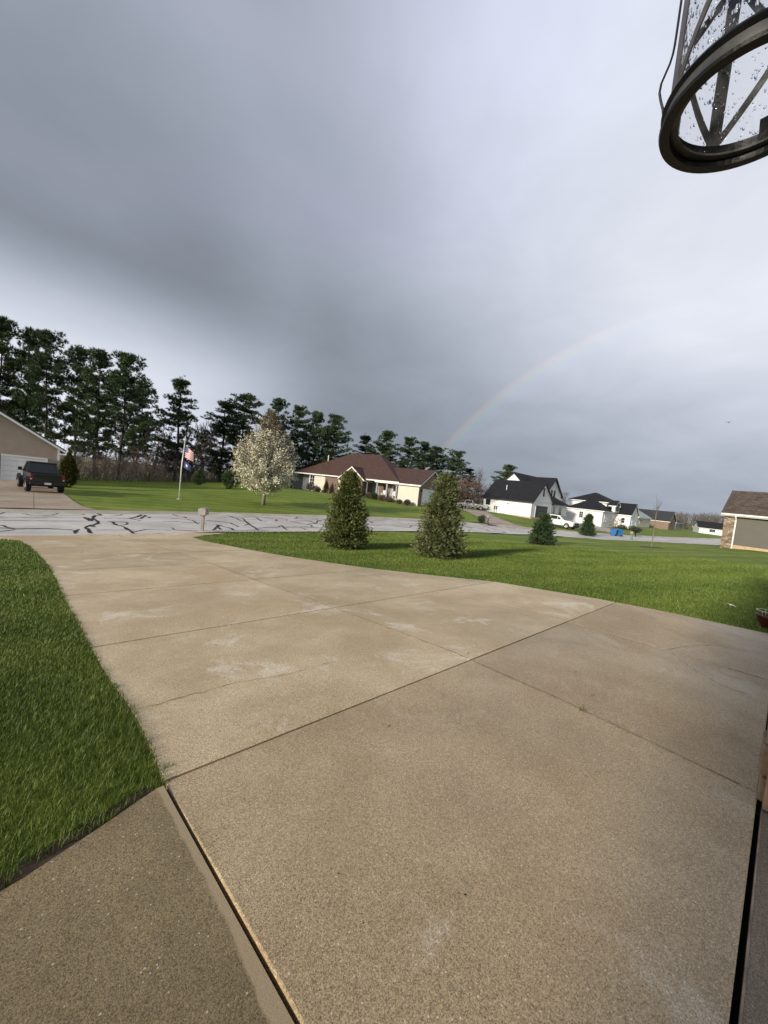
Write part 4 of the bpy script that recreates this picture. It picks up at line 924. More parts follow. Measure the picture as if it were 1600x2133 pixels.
def hip_roof(parent, x0, x1, y0, y1, ze, zr, oh=.4, mat='roof_black', fascia='trim_white', name='roof', ridge=None):
    x0, x1, y0, y1 = x0-oh, x1+oh, y0-oh, y1+oh; w = min(x1-x0, y1-y0)/2; ym, xm = (y0+y1)/2, (x0+x1)/2
    if x1-x0 >= y1-y0: ra, rb = (x0+w, ym, zr), (x1-w, ym, zr)
    else: ra, rb = (xm, y0+w, zr), (xm, y1-w, zr)
    A, B_, C2, D2 = (x0, y0, ze), (x1, y0, ze), (x1, y1, ze), (x0, y1, ze)
    vs = [A, B_, C2, D2, ra, rb, (x0, y0, ze-.03), (x1, y0, ze-.03), (x1, y1, ze-.03), (x0, y1, ze-.03)]
    fs = [(0, 1, 5, 4), (1, 2, 5), (2, 3, 4, 5), (3, 0, 4)] if x1-x0 >= y1-y0 else [(0, 1, 4), (1, 2, 5, 4), (2, 3, 5), (3, 0, 4, 5)]
    mb = MB().add(vs, fs+[(0, 6, 7, 1), (1, 7, 8, 2), (2, 8, 9, 3), (3, 9, 6, 0), (9, 8, 7, 6)])
    o = mb.build(name, M[mat], parent); tr = MB()
    for a in ((x0+.01, x1-.01, y0+.01, y0+.06), (x0+.01, x1-.01, y1-.06, y1-.01), (x0+.01, x0+.06, y0+.062, y1-.062), (x1-.06, x1-.01, y0+.062, y1-.062)): tr.box(*a, ze-.20, ze-.031)
    tr.build('fascia', M[fascia], o); return o
def wtri(mbx, pts, th): mbx.ext(pts, th)

# ------------------------------------------------------------------ taupe garage across the road, left
hz = tz(0, 42)
lh = thing('taupe_garage', 'taupe sided garage with white door and steep white rake at the left edge', 'garage', (1.62, 42, hz))
GW, ZE, ZRG = 11.0, 3.02, 3.02+5.5*.62
MB().ext([(-GW, 0, 1.98), (0, 0, 1.98), (0, 0, ZE), (-GW/2, 0, ZRG), (-GW, 0, ZE)], (0, 9, 0)).build('siding_wall', M['siding_taupe'], lh)
MB().box(-GW+.02, -.02, .03, 8.97, -.3, 1.98).build('lower_wall', M['siding_taupe'], lh)
f0 = fr((0, 0, 0), (1, 0, 0))
for a, b_ in ((-.68, .0), (-3.95, -3.44)): mb = MB(); wb(mb, f0, a, b_, -.2, 1.975, -.03, .06); mb.build('stone_pier', M['stone_grey'], lh)
garage_door(lh, fr((0, .03, 0), (1, 0, 0)), -3.32, -.80, 1.95, 5)
garage_door(lh, fr((0, .03, 0), (1, 0, 0)), -9.5, -4.2, 1.95, 5)
mb = MB(); wb(mb, f0, -.12, .03, 1.98, ZE-.1, .002, .03); wb(mb, f0, .002, .03, -.1, ZE-.1, -.12, .0); mb.build('corner_trim', M['trim_white'], lh)
gable_roof(lh, -GW, 0, 0, 9, ZE, ZRG, 'y', .42, .32, 'roof_grey')
strip('driveway', [(-9.5, float(YF(-9.5))+.28), (-9, 28), (-8.2, 42)], [(2.4, 22.95+.3), (1.95, 25), (1.75, 28), (1.5, 34), (1.3, 42)], M['concrete_far'], .03, 30, 14)
for x in (.12,):
    mb = MB(); ribbon(mb, [(x+.0*t, y) for t, y in enumerate(np.linspace(23.2, 31, 20))], .02, .036); mb.build('slab_joint', M['joint_fill'], bpy.data.objects['driveway.001'])
for y in (25.6, 28.8, 32.2):
    mb = MB(); ribbon(mb, [(x, y) for x in np.linspace(-5, 1.5, 12)], .03, .036); mb.build('slab_joint', M['soil'], bpy.data.objects['driveway.001'])

# ------------------------------------------------------------------ black pickup on that driveway, tail towards us
def wheel(parent, x, y, r=.40, w=.26, rim='rim', side=-1):
    """axle along x"""
    t = MB().lathe([(r*.60, -w/2), (r*.9, -w/2), (r, -w/2+.05), (r, w/2-.05), (r*.9, w/2), (r*.60, w/2)], 26, (x, y, r), axis='x').build('wheel', M['tyre'], parent, smooth=False)
    fc = x+side*(w/2-.02); mb = MB(); mb.lathe([(0, fc-x+side*.01), (r*.2, fc-x+side*.01), (r*.56, fc-x-side*.03), (r*.62, fc-x), (r*.60, -side*w/2)], 24, (x, y, r), axis='x')
    mb.build('rim', M[rim], t, smooth=False); return t
tx, ty = .74, 31.75; tq = thing('pickup_truck', 'black four-door pickup parked tail-out in front of the white garage door', 'pickup', (tx, ty, tz(tx, ty+2)+.03), R_(6.5))
tb = MB()                                                            # local: y forward, x right; origin under the tail
tb.box(-.76, .76, .05, 1.78, .58, .70); tb.box(-.80, -.72, .06, 1.78, .70, 1.18); tb.box(.72, .80, .06, 1.78, .70, 1.18)
tb.build('bed', M['paint_black'], tq, bevel=.02)
MB().box(-.72, .72, .0, .07, .68, 1.17).build('tailgate', M['paint_black'], tq, bevel=.02)
mb = MB(); mb.ext([(-.78, 1.80, .55), (-.78, 3.75, .55), (-.78, 3.75, 1.17), (-.78, 1.80, 1.17)], (1.56, 0, 0)); cabb = mb.build('cab', M['paint_black'], tq, bevel=.03)
mb = MB(); b_, t_ = [(-.77, 1.80, 1.172), (.77, 1.80, 1.172), (.77, 3.62, 1.172), (-.77, 3.62, 1.172)], [(-.64, 1.92, 1.80), (.64, 1.92, 1.80), (.64, 3.15, 1.80), (-.64, 3.15, 1.80)]
for p0, p1 in list(zip(b_, t_))+[((-.77, 2.7, 1.172), (-.65, 2.6, 1.80)), ((.77, 2.7, 1.172), (.65, 2.6, 1.80))]:
    MB().tube([p0, p1], .05, 6).build('pillar', M['paint_black'], tq)
mb = MB(); i2 = [(x*.985, y+(.03 if y < 2.5 else -.03), z+.01) for x, y, z in b_]+[(x*.985, y+(.03 if y < 2.5 else -.03), z) for x, y, z in t_]
mb.add(i2, [(0, 1, 5, 4), (1, 2, 6, 5), (2, 3, 7, 6), (3, 0, 4, 7)]); mb.build('cab_glass', M['pane'], tq)
MB().box(-.70, .70, 1.86, 3.22, 1.79, 1.86).build('hard_top', M['plastic_black'], tq, bevel=.03)
MB().ext([(-.62, 3.755, .62), (-.62, 5.05, .62), (-.62, 5.10, 1.0), (-.62, 4.95, 1.12), (-.62, 3.755, 1.165)], (1.24, 0, 0)).build('hood', M['paint_black'], tq, bevel=.04)
for sx_ in (-1, 1):
    for yy in (.95, 4.45):
        mb = MB(); arc = [(sx_*.80, yy+.55*math.cos(a), .40+.55*math.sin(a)) for a in np.linspace(.1, math.pi-.1, 9)]
        inn = [(sx_*.80, yy+.48*math.cos(a), .40+.46*math.sin(a)) for a in np.linspace(math.pi-.1, .1, 9)]
        mb.ext(arc+inn, (sx_*.16, 0, 0)); mb.build('fender_flare', M['plastic_black'], tq)
    for yy in (.95, 4.45): wheel(tq, sx_*.80, yy, .40, .27, 'rim', sx_)
    mb = MB(); mb.box(min(sx_*.70, sx_*.815), max(sx_*.70, sx_*.815), -.012, .12, .80, 1.12); lo = mb.build('tail_lamp', M['lamp_red'], tq, bevel=.01)
    MB().box(min(sx_*.725, sx_*.80), max(sx_*.725, sx_*.80), -.018, .02, .81, .87).build('reverse_lens', M['lamp_clear'], lo)
    mb = MB(); mb.tube([(sx_*.74, 3.35, 1.24), (sx_*.90, 3.33, 1.28)], .03, 6); mb.box(min(sx_*.86, sx_*1.06), max(sx_*.86, sx_*1.06), 3.27, 3.36, 1.20, 1.42); mb.build('mirror', M['plastic_black'], tq, bevel=.02)
    mb = MB(); mb.box(min(sx_*.783, sx_*.80), max(sx_*.783, sx_*.80), 2.5, 2.62, 1.02, 1.06); mb.build('door_handle', M['plastic_black'], tq)
mb = MB(); mb.box(-.84, .84, -.12, .04, .50, .68); mb.box(-.30, .30, -.14, -.12, .52, .66); mb.build('rear_bumper', M['plastic_black'], tq, bevel=.03)
MB().box(-.16, .16, -.15, -.141, .53, .65).build('licence_plate', M['trim_white'], tq)
mb = MB(); mb.tube([(-.7, .95, .40), (.7, .95, .40)], .07, 8); mb.box(-.5, .5, .2, 5.0, .42, .56); mb.build('chassis', M['plastic_black'], tq)

# ------------------------------------------------------------------ flagpole with two flags
p = gp(373, 1040); h = height_to(p, 386, 911)
fp = thing('flagpole', 'tall slim white flagpole standing on the left lawn', 'flagpole', p)
MB().tube([(0, 0, -.2), (0, 0, h*.5), (.10, -.09, h)], [.045, .04, .03], 12).build('pole', M['pole_white'], fp, smooth=True)
MB().lathe([(0, h+.10), (.05, h+.05), (0, h)], 12, (.10, -.09, 0)).build('finial', M['pole_white'], fp, smooth=True)
MB().lathe([(.0, .06), (.14, .05), (.2, .0)], 18).build('base_collar', M['concrete_kerb'], fp)
MB().tube([(.05, -.02, h*.26), (.09, -.045, h*.30)], .018, 6).build('cleat', M['lamp_metal'], fp)
rd = np.array([RV[0], RV[1], 0]); rd /= np.linalg.norm(rd); fd = np.array([FV[0], FV[1], 0]); fd /= np.linalg.norm(fd)
def flagpt(u, v, hoist, fly, z1_):
    """u along the fly 0..1, v down the hoist 0..1: slack cloth drooping to the right"""
    q = np.array([p[0], p[1], p[2]])+np.array([.10, -.09, 0])*(z1_/h)+rd*(.045+fly*u*.60)+fd*(.07*math.sin(u*6+v*1.2))
    return (q[0], q[1], p[2]+z1_-hoist*v*(1-.12*u)-fly*(.34*u**1.2))
def flag(label, z1_, hoist, fly, painter, name):
    t = thing(name, label, 'flag', (0, 0, 0)); nu, nv = 26, 26; bins = {}
    for i in range(nu):
        for j in range(nv): bins.setdefault(painter((i+.5)/nu, (j+.5)/nv), []).append((i, j))
    for key, cells in bins.items():
        mb = MB()
        for i, j in cells: mb.add([flagpt(a/nu, c/nv, hoist, fly, z1_) for a, c in ((i, j), (i, j+1), (i+1, j+1), (i+1, j))], [(0, 1, 2, 3)])
        o = mb.build(key[0], M[key[1]], t)
        if key[0] == 'star': kind(o, 'stuff')
        md = o.modifiers.new('cloth', 'SOLIDIFY'); md.thickness = .006
    return t
def usflag(u, v):
    s_ = int(v*13)
    if u < .4 and v < 7/13:
        return ('star', 'flag_white') if (int(u*26) % 2 == 1 and int(v*26) % 2 == 1 and (int(u*13)+int(v*13)) % 2 == 0) else ('canton', 'flag_blue')
    return ('red_stripe', 'flag_red', s_) if s_ % 2 == 0 else ('white_stripe', 'flag_white', s_)
flag('red and white striped flag with blue corner, upper one on the flagpole', h*.86, .90, 1.15, usflag, 'striped_flag')
flag('dark blue flag with a white emblem, hanging below the striped flag', h*.625, .52, 1.0, lambda u, v: ('emblem', 'flag_white') if (u-.42)**2*2.2+(v-.5)**2 < .045 and abs(v-.5-.3*(u-.42)) < .13 else ('cloth', 'flag_blue'), 'blue_flag')

# ------------------------------------------------------------------ brown-roofed brick house
bt = R_(-68); bo = (39.53, 35.61, .10)
bh = thing('brick_house', 'long low brick and cream house with hipped brown roof', 'house', bo, bt)
ZE2 = 2.75
MB().box(-20.9, -18.75, 1.2, 12.5, -.6, ZE2).build('grey_wall', M['siding_grey'], bh)
MB().box(-18.75, -15.7, .0, 12.5, -.6, ZE2).build('cream_wall', M['siding_cream'], bh)
MB().box(-15.7, -13.3, -.05, 12.5, -.6, ZE2).build('brick_wall', M['brick'], bh)
MB().box(-13.3, -12.3, .0, 12.5, -.6, ZE2).build('cream_wall', M['siding_cream'], bh)
gable_wall(MB(), -12.3, -8.5, -1.0, 6.5, ZE2-.05, 4.25, 'y').build('brick_gable', M['brick'], bh)
MB().box(-8.5, -3.16, 1.7, 12.5, -.6, ZE2).build('porch_wall', M['siding_grey'], bh)
MB().box(-7.0, -5.2, 1.62, 1.70, .2, 2.3).build('porch_brick', M['brick'], bh)
MB().box(-3.16, -.02, .0, 11.0, -.6, ZE2-.1).build('cream_wall', M['siding_cream'], bh)
MB().ext([(-.022, .0, -.6), (-.022, 11.0, -.6), (-.022, 11.0, ZE2-.15), (-.022, 5.5, 4.95), (-.022, .0, ZE2-.15)], (.06, 0, 0)).build('brick_gable_end', M['brick'], bh)
MB().box(-8.5, -3.16, -.15, 1.7, -.6, .32).build('porch_floor', M['concrete_kerb'], bh)
fB = fr((0, 0, 0), (1, 0, 0))
for i, u in enumerate((-8.25, -6.55, -4.95, -3.42)):
    mb = MB(); mb.box(u-.11, u+.11, -.08, .14, .32, 2.22); mb.box(u-.16, u+.16, -.13, .19, .32, .47); mb.box(u-.16, u+.16, -.13, .19, 2.12, 2.22); mb.build('porch_column', M['siding_grey'], bh)
for a, b_ in ((-8.25, -6.55), (-6.55, -4.95), (-4.95, -3.42)):       # flat arches
    n = 12; us = np.linspace(a, b_, n+1); top = [(u, -.06, 2.72) for u in us]; low = [(u, -.06, 2.23+.32*math.sqrt(max(0, 1-((u-(a+b_)/2)/((b_-a)/2))**2))) for u in us]
    MB().ext(low+top[::-1], (0, .18, 0)).build('porch_arch', M['siding_grey'], bh)
window(bh, fr((0, 0, 0), (1, 0, 0)), -18.55, -17.75, .95, 2.45, 'trim_white', 2, 3)
window(bh, fr((0, -1.0, 0), (1, 0, 0)), -11.4, -9.4, .8, 2.3, 'trim_white', 3, 2)
window(bh, fr((0, 1.7, 0), (1, 0, 0)), -4.7, -3.8, .9, 2.1, 'trim_white', 2, 2)
MB().box(-6.4, -5.6, 1.58, 1.62, .33, 2.25).build('front_door', M['red_brown'], bh)
garage_door(bh, fr((.04, 0, 0), (0, 1, 0)), 1.4, 7.2, 2.0, 4, z0=-.25)
mb = MB(); wb(mb, fr((.04, 0, 0), (0, 1, 0)), .75, .95, 1.7, 2.0, .0, .15); mb.build('coach_lamp', M['lamp_metal'], bh)
hip_roof(bh, -21.0, -3.4, -.05, 12.5, ZE2, 7.0, .45, 'roof_brown')
hip_roof(bh, -25.5, -17.4, 3.2, 12.4, ZE2+.04, 5.55, .45, 'roof_brown', name='side_roof')
gable_roof(bh, -12.3, -8.5, -1.0, 5.0, ZE2-.02, 4.3, 'y', .35, .25, 'roof_brown', name='bay_roof')
gable_roof(bh, -6.5, 0.0, .0, 11.0, ZE2-.05, 5.0, 'x', .4, .32, 'roof_brown', name='wing_roof')
MB().tube([(-19.0, 5.2, 5.2), (-19.0, 5.2, 6.25)], .09, 10).build('roof_vent', M['trim_white'], bh)
MB().box(-25.5, -20.92, 4.2, 12.3, -.6, ZE2+.02).build('side_wall', M['siding_grey'], bh)
RB_ = Matrix.Rotation(bt, 3, 'Z')
def bloc(x, y, z=None):
    w = RB_ @ Vector((x, y, 0)); X, Y = bo[0]+w.x, bo[1]+w.y; return (X, Y, tz(X, Y) if z is None else z)
for i, (x, w_, h_, mt, rd_, lb) in enumerate(((-17.6, 1.35, 1.25, 'twig_grey', True, 'round leafless shrub under the left window of the brick house'), (-16.1, .9, .7, 'twig', True, 'small brown shrub at the left brick corner of the brick house'),
        (-14.6, .95, 1.9, 'arborvitae', False, 'upright evergreen in front of the left brick panel'), (-8.6, 1.0, 1.1, 'shrub_e', True, 'dark shrub at the left end of the porch'), (-7.2, 1.1, .8, 'twig_red', True, 'low russet shrub in front of the first porch arch'),
        (-6.3, 1.0, .95, 'shrub_e', True, 'dark round shrub in front of the second porch column'), (-5.0, 1.2, .75, 'twig_red', True, 'russet shrub in front of the middle porch arch'), (-4.0, 1.3, .65, 'twig_red', True, 'low russet hedge clump at the right end of the porch'),
        (-2.3, .8, .55, 'twig_red', True, 'small reddish shrub under the right cream wall'), (-1.1, .95, .75, 'twig', True, 'brown shrub near the right corner of the brick house'))):
    if mt == 'shrub_e': mt = 'pine_needles'
    fm, sm_ = shrub_mesh(80+i, w_, h_, mt, 1100, .07, rd_)
    put('shrub', (('foliage', fm), ('stems', sm_)), lb, 'shrub', bloc(x, -1.15-(1.0 if -12.5 < x < -8.3 else 0)), group='shrubs along the brick house')
def chair(x, y, rz, label):
    w = bloc(x, y, .10+.32); t = thing('porch_chair', label, 'chair', w, bt+rz, 'white porch chairs'); 
    MB().ext([(-.28, -.28, .36), (.28, -.28, .36), (.28, .28, .28), (-.28, .28, .28)], (0, 0, .04)).build('seat', M['trim_white'], t)
    for k in range(4): MB().ext([(-.27+k*.14, .26, .3), (-.15+k*.14, .26, .3), (-.15+k*.14, .48, 1.0), (-.27+k*.14, .48, 1.0)], (0, .02, 0)).build('back_slat', M['trim_white'], t)
    for sx_ in (-1, 1):
        MB().box(sx_*.33-.05, sx_*.33+.05, -.32, .32, .55, .58).build('armrest', M['trim_white'], t)
        MB().box(sx_*.33-.025, sx_*.33+.025, -.30, -.24, 0, .55).build('leg', M['trim_white'], t); MB().box(sx_*.33-.025, sx_*.33+.025, .22, .28, 0, .55).build('leg', M['trim_white'], t)
chair(-5.7, .75, .2, 'left white slatted chair on the porch of the brick house'); chair(-4.3, .75, -.2, 'right white slatted chair on the porch of the brick house')

# ------------------------------------------------------------------ left white house with black roofs (side-loading garage wing nearest)
wz = -.55; w1 = thing('white_house', 'white house with steep black roof, tall gable and black garage door', 'house', (61.2, 29.5, wz))
gable_wall(MB(), .0, 7.4, .0, 9.4, 2.95, 6.15, 'y').build('garage_wing', M['siding_white'], w1)
f1 = fr((0, 0, 0), (1, 0, 0)); f1s = fr((0, 9.4, 0), (0, -1, 0))
garage_door(w1, f1, 1.2, 5.9, 2.15, 4, 'door_black', 'trim_white')
window(w1, f1, 3.35, 3.75, 3.9, 5.2, 'trim_dark', 1, 2)
mb = MB(); wb(mb, f1, -.06, 7.46, 2.9, 3.0, .0, .06); mb.build('belt_trim', M['trim_white'], w1)
mb = MB()
for sg in (0, 1):                                                     # dark rake edges drawn by the roof trim below
    pass
window(w1, f1s, .55, 1.35, 1.45, 2.35, 'trim_dark', 2, 2); mb = MB(); wb(mb, f1s, 3.6, 4.6, .05, 2.15, .0, .05); dd = mb.build('side_door', M['door_white'], w1); mb = MB(); wb(mb, f1s, 4.45, 4.53, 1.0, 1.1, .05, .10); mb.build('door_knob', M['lamp_metal'], dd)
for u in (2.35, 2.75): mb = MB(); wb(mb, f1s, u, u+.22, .75, 1.35, .0, .14); mb.tube([(-.07, 9.4-u-.1, .0), (-.07, 9.4-u-.1, .75)], .03, 6); mb.build('meter_box', M['lamp_metal_grey'], w1)
mb = MB(); wb(mb, f1s, 4.85, 5.0, 1.85, 2.05, .0, .12); mb.build('side_lamp', M['lamp_metal'], w1)
mb = MB(); mb.tube([(-.06, .06, 0), (-.06, .06, 2.9)], .05, 8); mb.build('downspout', M['trim_dark'], w1)
MB().box(-.05, 7.4, -.05, 9.5, -.9, .14).build('foundation', M['foundation'], w1)
gable_roof(w1, .0, 7.4, .0, 9.4, 2.95, 6.2, 'y', .35, .25, 'roof_black', 'trim_dark', 'garage_roof')
mb = MB(); mb.tube([(1.6, 6.0, 4.3), (1.6, 6.0, 5.25)], .07, 8); mb.box(1.42, 1.78, 5.82, 6.18, 4.2, 4.32); mb.build('vent_pipe', M['trim_white'], w1)
gable_wall(MB(), 11.6, 19.3, 3.5, 12.5, 4.6, 7.85, 'y').build('main_block', M['siding_white'], w1)
gable_roof(w1, 11.6, 19.3, 3.5, 12.5, 4.6, 7.95, 'y', .35, .35, 'roof_black', 'trim_dark', 'main_roof')
gable_wall(MB(), 10.0, 22.0, 5.5, 13.5, 4.7, 8.2, 'x').build('rear_block', M['siding_white'], w1); gable_roof(w1, 10.0, 22.0, 5.5, 13.5, 4.7, 8.3, 'x', .35, .35, 'roof_black', 'trim_dark', 'rear_roof')
f1m = fr((0, 3.5, 0), (1, 0, 0)); window(w1, f1m, 14.4, 14.9, 4.3, 5.5, 'trim_dark', 1, 2); window(w1, f1m, 15.7, 16.2, 4.3, 5.5, 'trim_dark', 1, 2)
MB().box(7.42, 15.6, .6, 3.2, -.6, 2.7).build('porch_block', M['siding_white'], w1)
MB().ext([(7.42, .2, 2.7), (16.2, .2, 2.7), (14.8, 3.2, 4.25), (7.42, 3.2, 4.25)], (0, 0, .1)).build('porch_roof', M['roof_black'], w1)
f1p = fr((0, .6, 0), (1, 0, 0)); window(w1, f1p, 9.6, 10.1, 1.0, 2.2, 'trim_dark', 1, 2); window(w1, f1p, 12.2, 13.0, .5, 2.2, 'trim_dark', 1, 2)
mb = MB(); wb(mb, f1p, 8.1, 8.8, .1, 2.2, 0, .05); mb.build('wood_door', M['wood_trim'], w1)

# ------------------------------------------------------------------ right white house with dormer
w2z = -1.0; w2 = thing('white_house', 'farther white house with hipped black roofs and a narrow dormer', 'house', (82, 25.2, w2z))
MB().box(0, 11, .0, 6.8, -.4, 3.0).build('front_block', M['siding_white'], w2); hip_roof(w2, 0, 11, -.02, 6.8, 3.0, 5.3, .35, 'roof_black', 'trim_white', 'front_roof')
MB().box(5.5, 14.5, 1.2, 8.6, 3.1, 4.9).build('upper_block', M['siding_white'], w2); hip_roof(w2, 5.5, 14.5, 1.2, 8.6, 4.9, 6.9, .4, 'roof_black', 'trim_white', 'upper_roof')
gable_wall(MB(), 7.9, 13.2, -2.8, .0, 2.9, 5.0, 'y').build('right_wing', M['siding_white'], w2)
gable_roof(w2, 7.9, 13.2, -2.8, .0, 2.9, 5.05, 'y', .3, .25, 'roof_black', 'trim_white', 'wing_roof')
f2s = fr((0, 6.8, 0), (0, -1, 0)); f2 = fr((0, 0, 0), (1, 0, 0)); f2w = fr((0, -2.8, 0), (1, 0, 0)); window(w2, f2s, 2.5, 3.2, 1.2, 2.4, 'trim_white', 2, 3); window(w2, f2, 1.2, 2.2, .9, 2.2, 'trim_white', 2, 2)
MB().box(5.0, 7.8, -.6, .0, 3.0, 4.4).build('dormer', M['siding_white'], w2); gable_roof(w2, 5.0, 7.8, -.6, .4, 4.4, 5.3, 'y', .2, .2, 'roof_black', 'trim_white', 'dormer_roof'); window(w2, fr((0, -.6, 0), (1, 0, 0)), 5.7, 6.2, 3.3, 4.2, 'trim_dark', 1, 1); window(w2, fr((0, -.6, 0), (1, 0, 0)), 6.6, 7.1, 3.3, 4.2, 'trim_dark', 1, 1)
garage_door(w2, f2w, 9.2, 12.0, 1.6, 3, 'door_white'); window(w2, fr((7.9, 0, 0), (0, -1, 0)), 1.2, 1.8, 1.0, 2.0, 'trim_white', 1, 2)
for i, (x, y, w_, h_, mt, lb) in enumerate(((80.6, 27.4, 1.6, 2.3, 'twig_grey', 'pale bare shrub by the window of the farther white house'), (84.6, 23.6, 2.6, 2.4, 'twig_red', 'reddish bare shrub at the dormer entrance'), (86.0, 22.6, 1.8, 1.0, 'pine_needles', 'low dark evergreen left of the right wing entrance'), (88.2, 21.2, 1.7, 1.0, 'pine_needles', 'low dark evergreen near the gabled wing of the farther white house'), (89.6, 20.6, 1.2, .8, 'twig', 'small brown shrub at the corner of the gabled wing'))):
    fm, sm_ = shrub_mesh(110+i, w_, h_, mt, 350, .1); put('shrub', (('foliage', fm), ('stems', sm_)), lb, 'shrub', (x, y, tz(x, y)), group='shrubs before the farther white house')
# metal-roofed white building and grey house beyond
x, y = 127, 30; b3 = thing('white_barn', 'white building with pale green-grey metal roof', 'barn', (x, y, tz(x, y)-.1))
gable_wall(MB(), 0, 15, 0, 9, 3.0, 5.4, 'x').build('wall', M['siding_cream'], b3); gable_roof(b3, 0, 15, 0, 9, 3.0, 5.5, 'x', .4, .3, 'roof_metal'); window(b3, fr((0, 0, 0), (1, 0, 0)), 3, 5, 1, 2.2)
x, y = 152, 30; b4 = thing('grey_house', 'far grey house with grey roof and white front gable', 'house', (x, y, tz(x, y)-.2))
gable_wall(MB(), 8, 40, 0, 10, 2.9, 5.6, 'x').build('wall', M['siding_mid'], b4); gable_roof(b4, 8, 40, 0, 10, 2.9, 5.7, 'x', .5, .4, 'roof_grey')
gable_wall(MB(), 0, 10, -3, 8, 3.0, 6.0, 'y').build('front_gable', M['brick_tan'], b4); gable_roof(b4, 0, 10, -3, 8, 3.0, 6.1, 'y', .4, .4, 'roof_grey', name='gable_roof')
for u in (11, 13, 15): MB().box(u, u+.4, -2.4, -2.0, 0, 2.8).build('porch_post', M['trim_white'], b4)
window(b4, fr((0, 0, 0), (1, 0, 0)), 20, 22, 1, 2.3); MB().box(39.2, 40.1, -.1, .05, 0, 2.8).build('brick_corner', M['brick'], b4)
q = at_d(1455, 1110, 138); b5 = thing('low_white_house', 'far low white house with black roof, left of the stone-cornered garage', 'house', (q[0], q[1], tz(q[0], q[1])-.2), R_(-70))
gable_wall(MB(), 0, 17, 0, 8, 2.3, 4.3, 'x').build('wall', M['siding_white'], b5); gable_roof(b5, 0, 17, 0, 8, 2.3, 4.4, 'x', .4, .4, 'roof_black'); MB().box(9, 10.6, 1.0, 3.0, 3.0, 4.1).build('skylight', M['trim_white'], b5)
for u in (3, 8, 13): window(b5, fr((0, 0, 0), (1, 0, 0)), u, u+1.6, .9, 1.9)

# ------------------------------------------------------------------ neighbour's garage, right edge
nz_ = tz(46.4, 3); ng = thing('neighbour_garage', 'dark olive garage with stone corner and white downspout at the right edge', 'garage', (46.4, 3.47, nz_))
MB().box(.0, 11, -16, .0, .30, 3.25).build('siding_wall', M['siding_dark'], ng)
MB().box(-.05, 11, -16.02, .0, -.6, .30).build('foundation', M['foundation'], ng)
MB().box(-.03, 11, .002, .66, -.6, 3.12).build('wall_core', M['brick_tan'], ng)
plain('stone_b', (0.38, .32, .26), .9, var=.3, bmp=.5); plain('stone_c', (.17, .12, .085), .9, var=.3, bmp=.5)
rs_ = random.Random(9); z = -.15; k = 0
while z < 3.05:                                                       # ledgestone corner: separate stones
    hh = rs_.uniform(.10, .17); y0 = .01
    while y0 < .70:
        w_ = min(rs_.uniform(.16, .34), .74-y0); 
        if .74-y0-w_ < .10: w_ = .74-y0
        MB().box(-.10-rs_.uniform(0, .045), .02, y0, y0+w_-.012, z, z+hh-.012).build('stone', M[rs_.choice(('stone_tan', 'stone_b', 'stone_c'))], ng); y0 += w_; k += 1
    z += hh
nr_ = gable_roof(ng, .0, 11, -16, .62, 3.22, 5.45, 'y', .5, .35, 'roof_mixed')
mb = MB(); mb.box(-.68, -.50, -16.3, .95, 2.93, 3.07); mb.build('gutter', M['trim_white'], ng, bevel=.02)
MB().box(-.50, -.01, -16.2, .94, 2.95, 2.98).build('soffit', M['trim_white'], ng)
mb = MB(); mb.tube([(-.58, -.05, 2.98), (-.56, -.05, 2.80), (-.16, -.06, 2.62), (-.14, -.06, 2.4), (-.14, -.06, .08), (-.30, -.06, -.02)], .065, 8); mb.build('downspout', M['trim_white'], ng, smooth=True)

# ------------------------------------------------------------------ far driveways
def pxstrip(lft, rgt, mat, off=.03): return strip('driveway', [gp(*p)[:2] for p in lft], [gp(*p)[:2] for p in rgt], M[mat], off, 24, 8)
pxstrip([(880, 1051), (930, 1056), (965, 1063), (1000, 1079), (1024, 1095)], [(930, 1049), (975, 1058), (1030, 1076), (1070, 1092), (1110, 1103)], 'concrete_far')
strip('driveway', [(61, 20.5), (62, 29.4)], [(69.5, 16.0), (68, 29.4)], M['concrete_far'], .03, 20, 8)
pxstrip([(1165, 1085), (1200, 1090), (1255, 1105), (1268, 1110)], [(1176, 1084), (1215, 1088), (1275, 1102), (1300, 1110)], 'concrete_kerb', .036)

# ------------------------------------------------------------------ street furniture and small things
def mailbox(px, py, pxt, pyt, label, box='mailbox_taupe', front='mailbox_pale', rz=0.0, w=.26, d=.5, hb=.27):
    p = gp(px, py); h = height_to(p, pxt, pyt); t = thing('mailbox', label, 'mailbox', p, rz)
    MB().box(-.055, .055, -.055, .055, -.2, h-hb).build('post', M[box], t, bevel=.006)
    mb = MB(); mb.box(-.06, .06, -.18, .18, h-hb-.06, h-hb-.001); mb.build('bracket', M[box], t)
    n = 10; arc = [(w/2*math.cos(a), -d/2, h-hb*.2+hb*.2*math.sin(a)) for a in np.linspace(0, math.pi, n)]
    MB().ext([(-w/2, -d/2, h-hb)]+arc[::-1]+[(w/2, -d/2, h-hb)], (0, d, 0)).build('box', M[front], t)
    MB().ext([(-w/2+.012, d/2+.0, h-hb+.012)]+[(x*.93, d/2, z-.01) for x, _, z in arc[::-1]]+[(w/2-.012, d/2, h-hb+.012)], (0, .018, 0)).build('door', M[box], t)
    MB().box(w/2+.002, w/2+.012, -.05, .0, h-hb*.5, h-hb*.1).build('flag', M['lamp_red'], t); return t
mailbox(421, 1106, 420, 1057, 'taupe mailbox on a square post beside the near driveway', rz=R_(-35), w=.30, d=.50, hb=.30)
mailbox(1016, 1091, 1019, 1073, 'mailbox beside the clipped shrub across the road', rz=R_(-20), w=.34, d=.55, hb=.34)
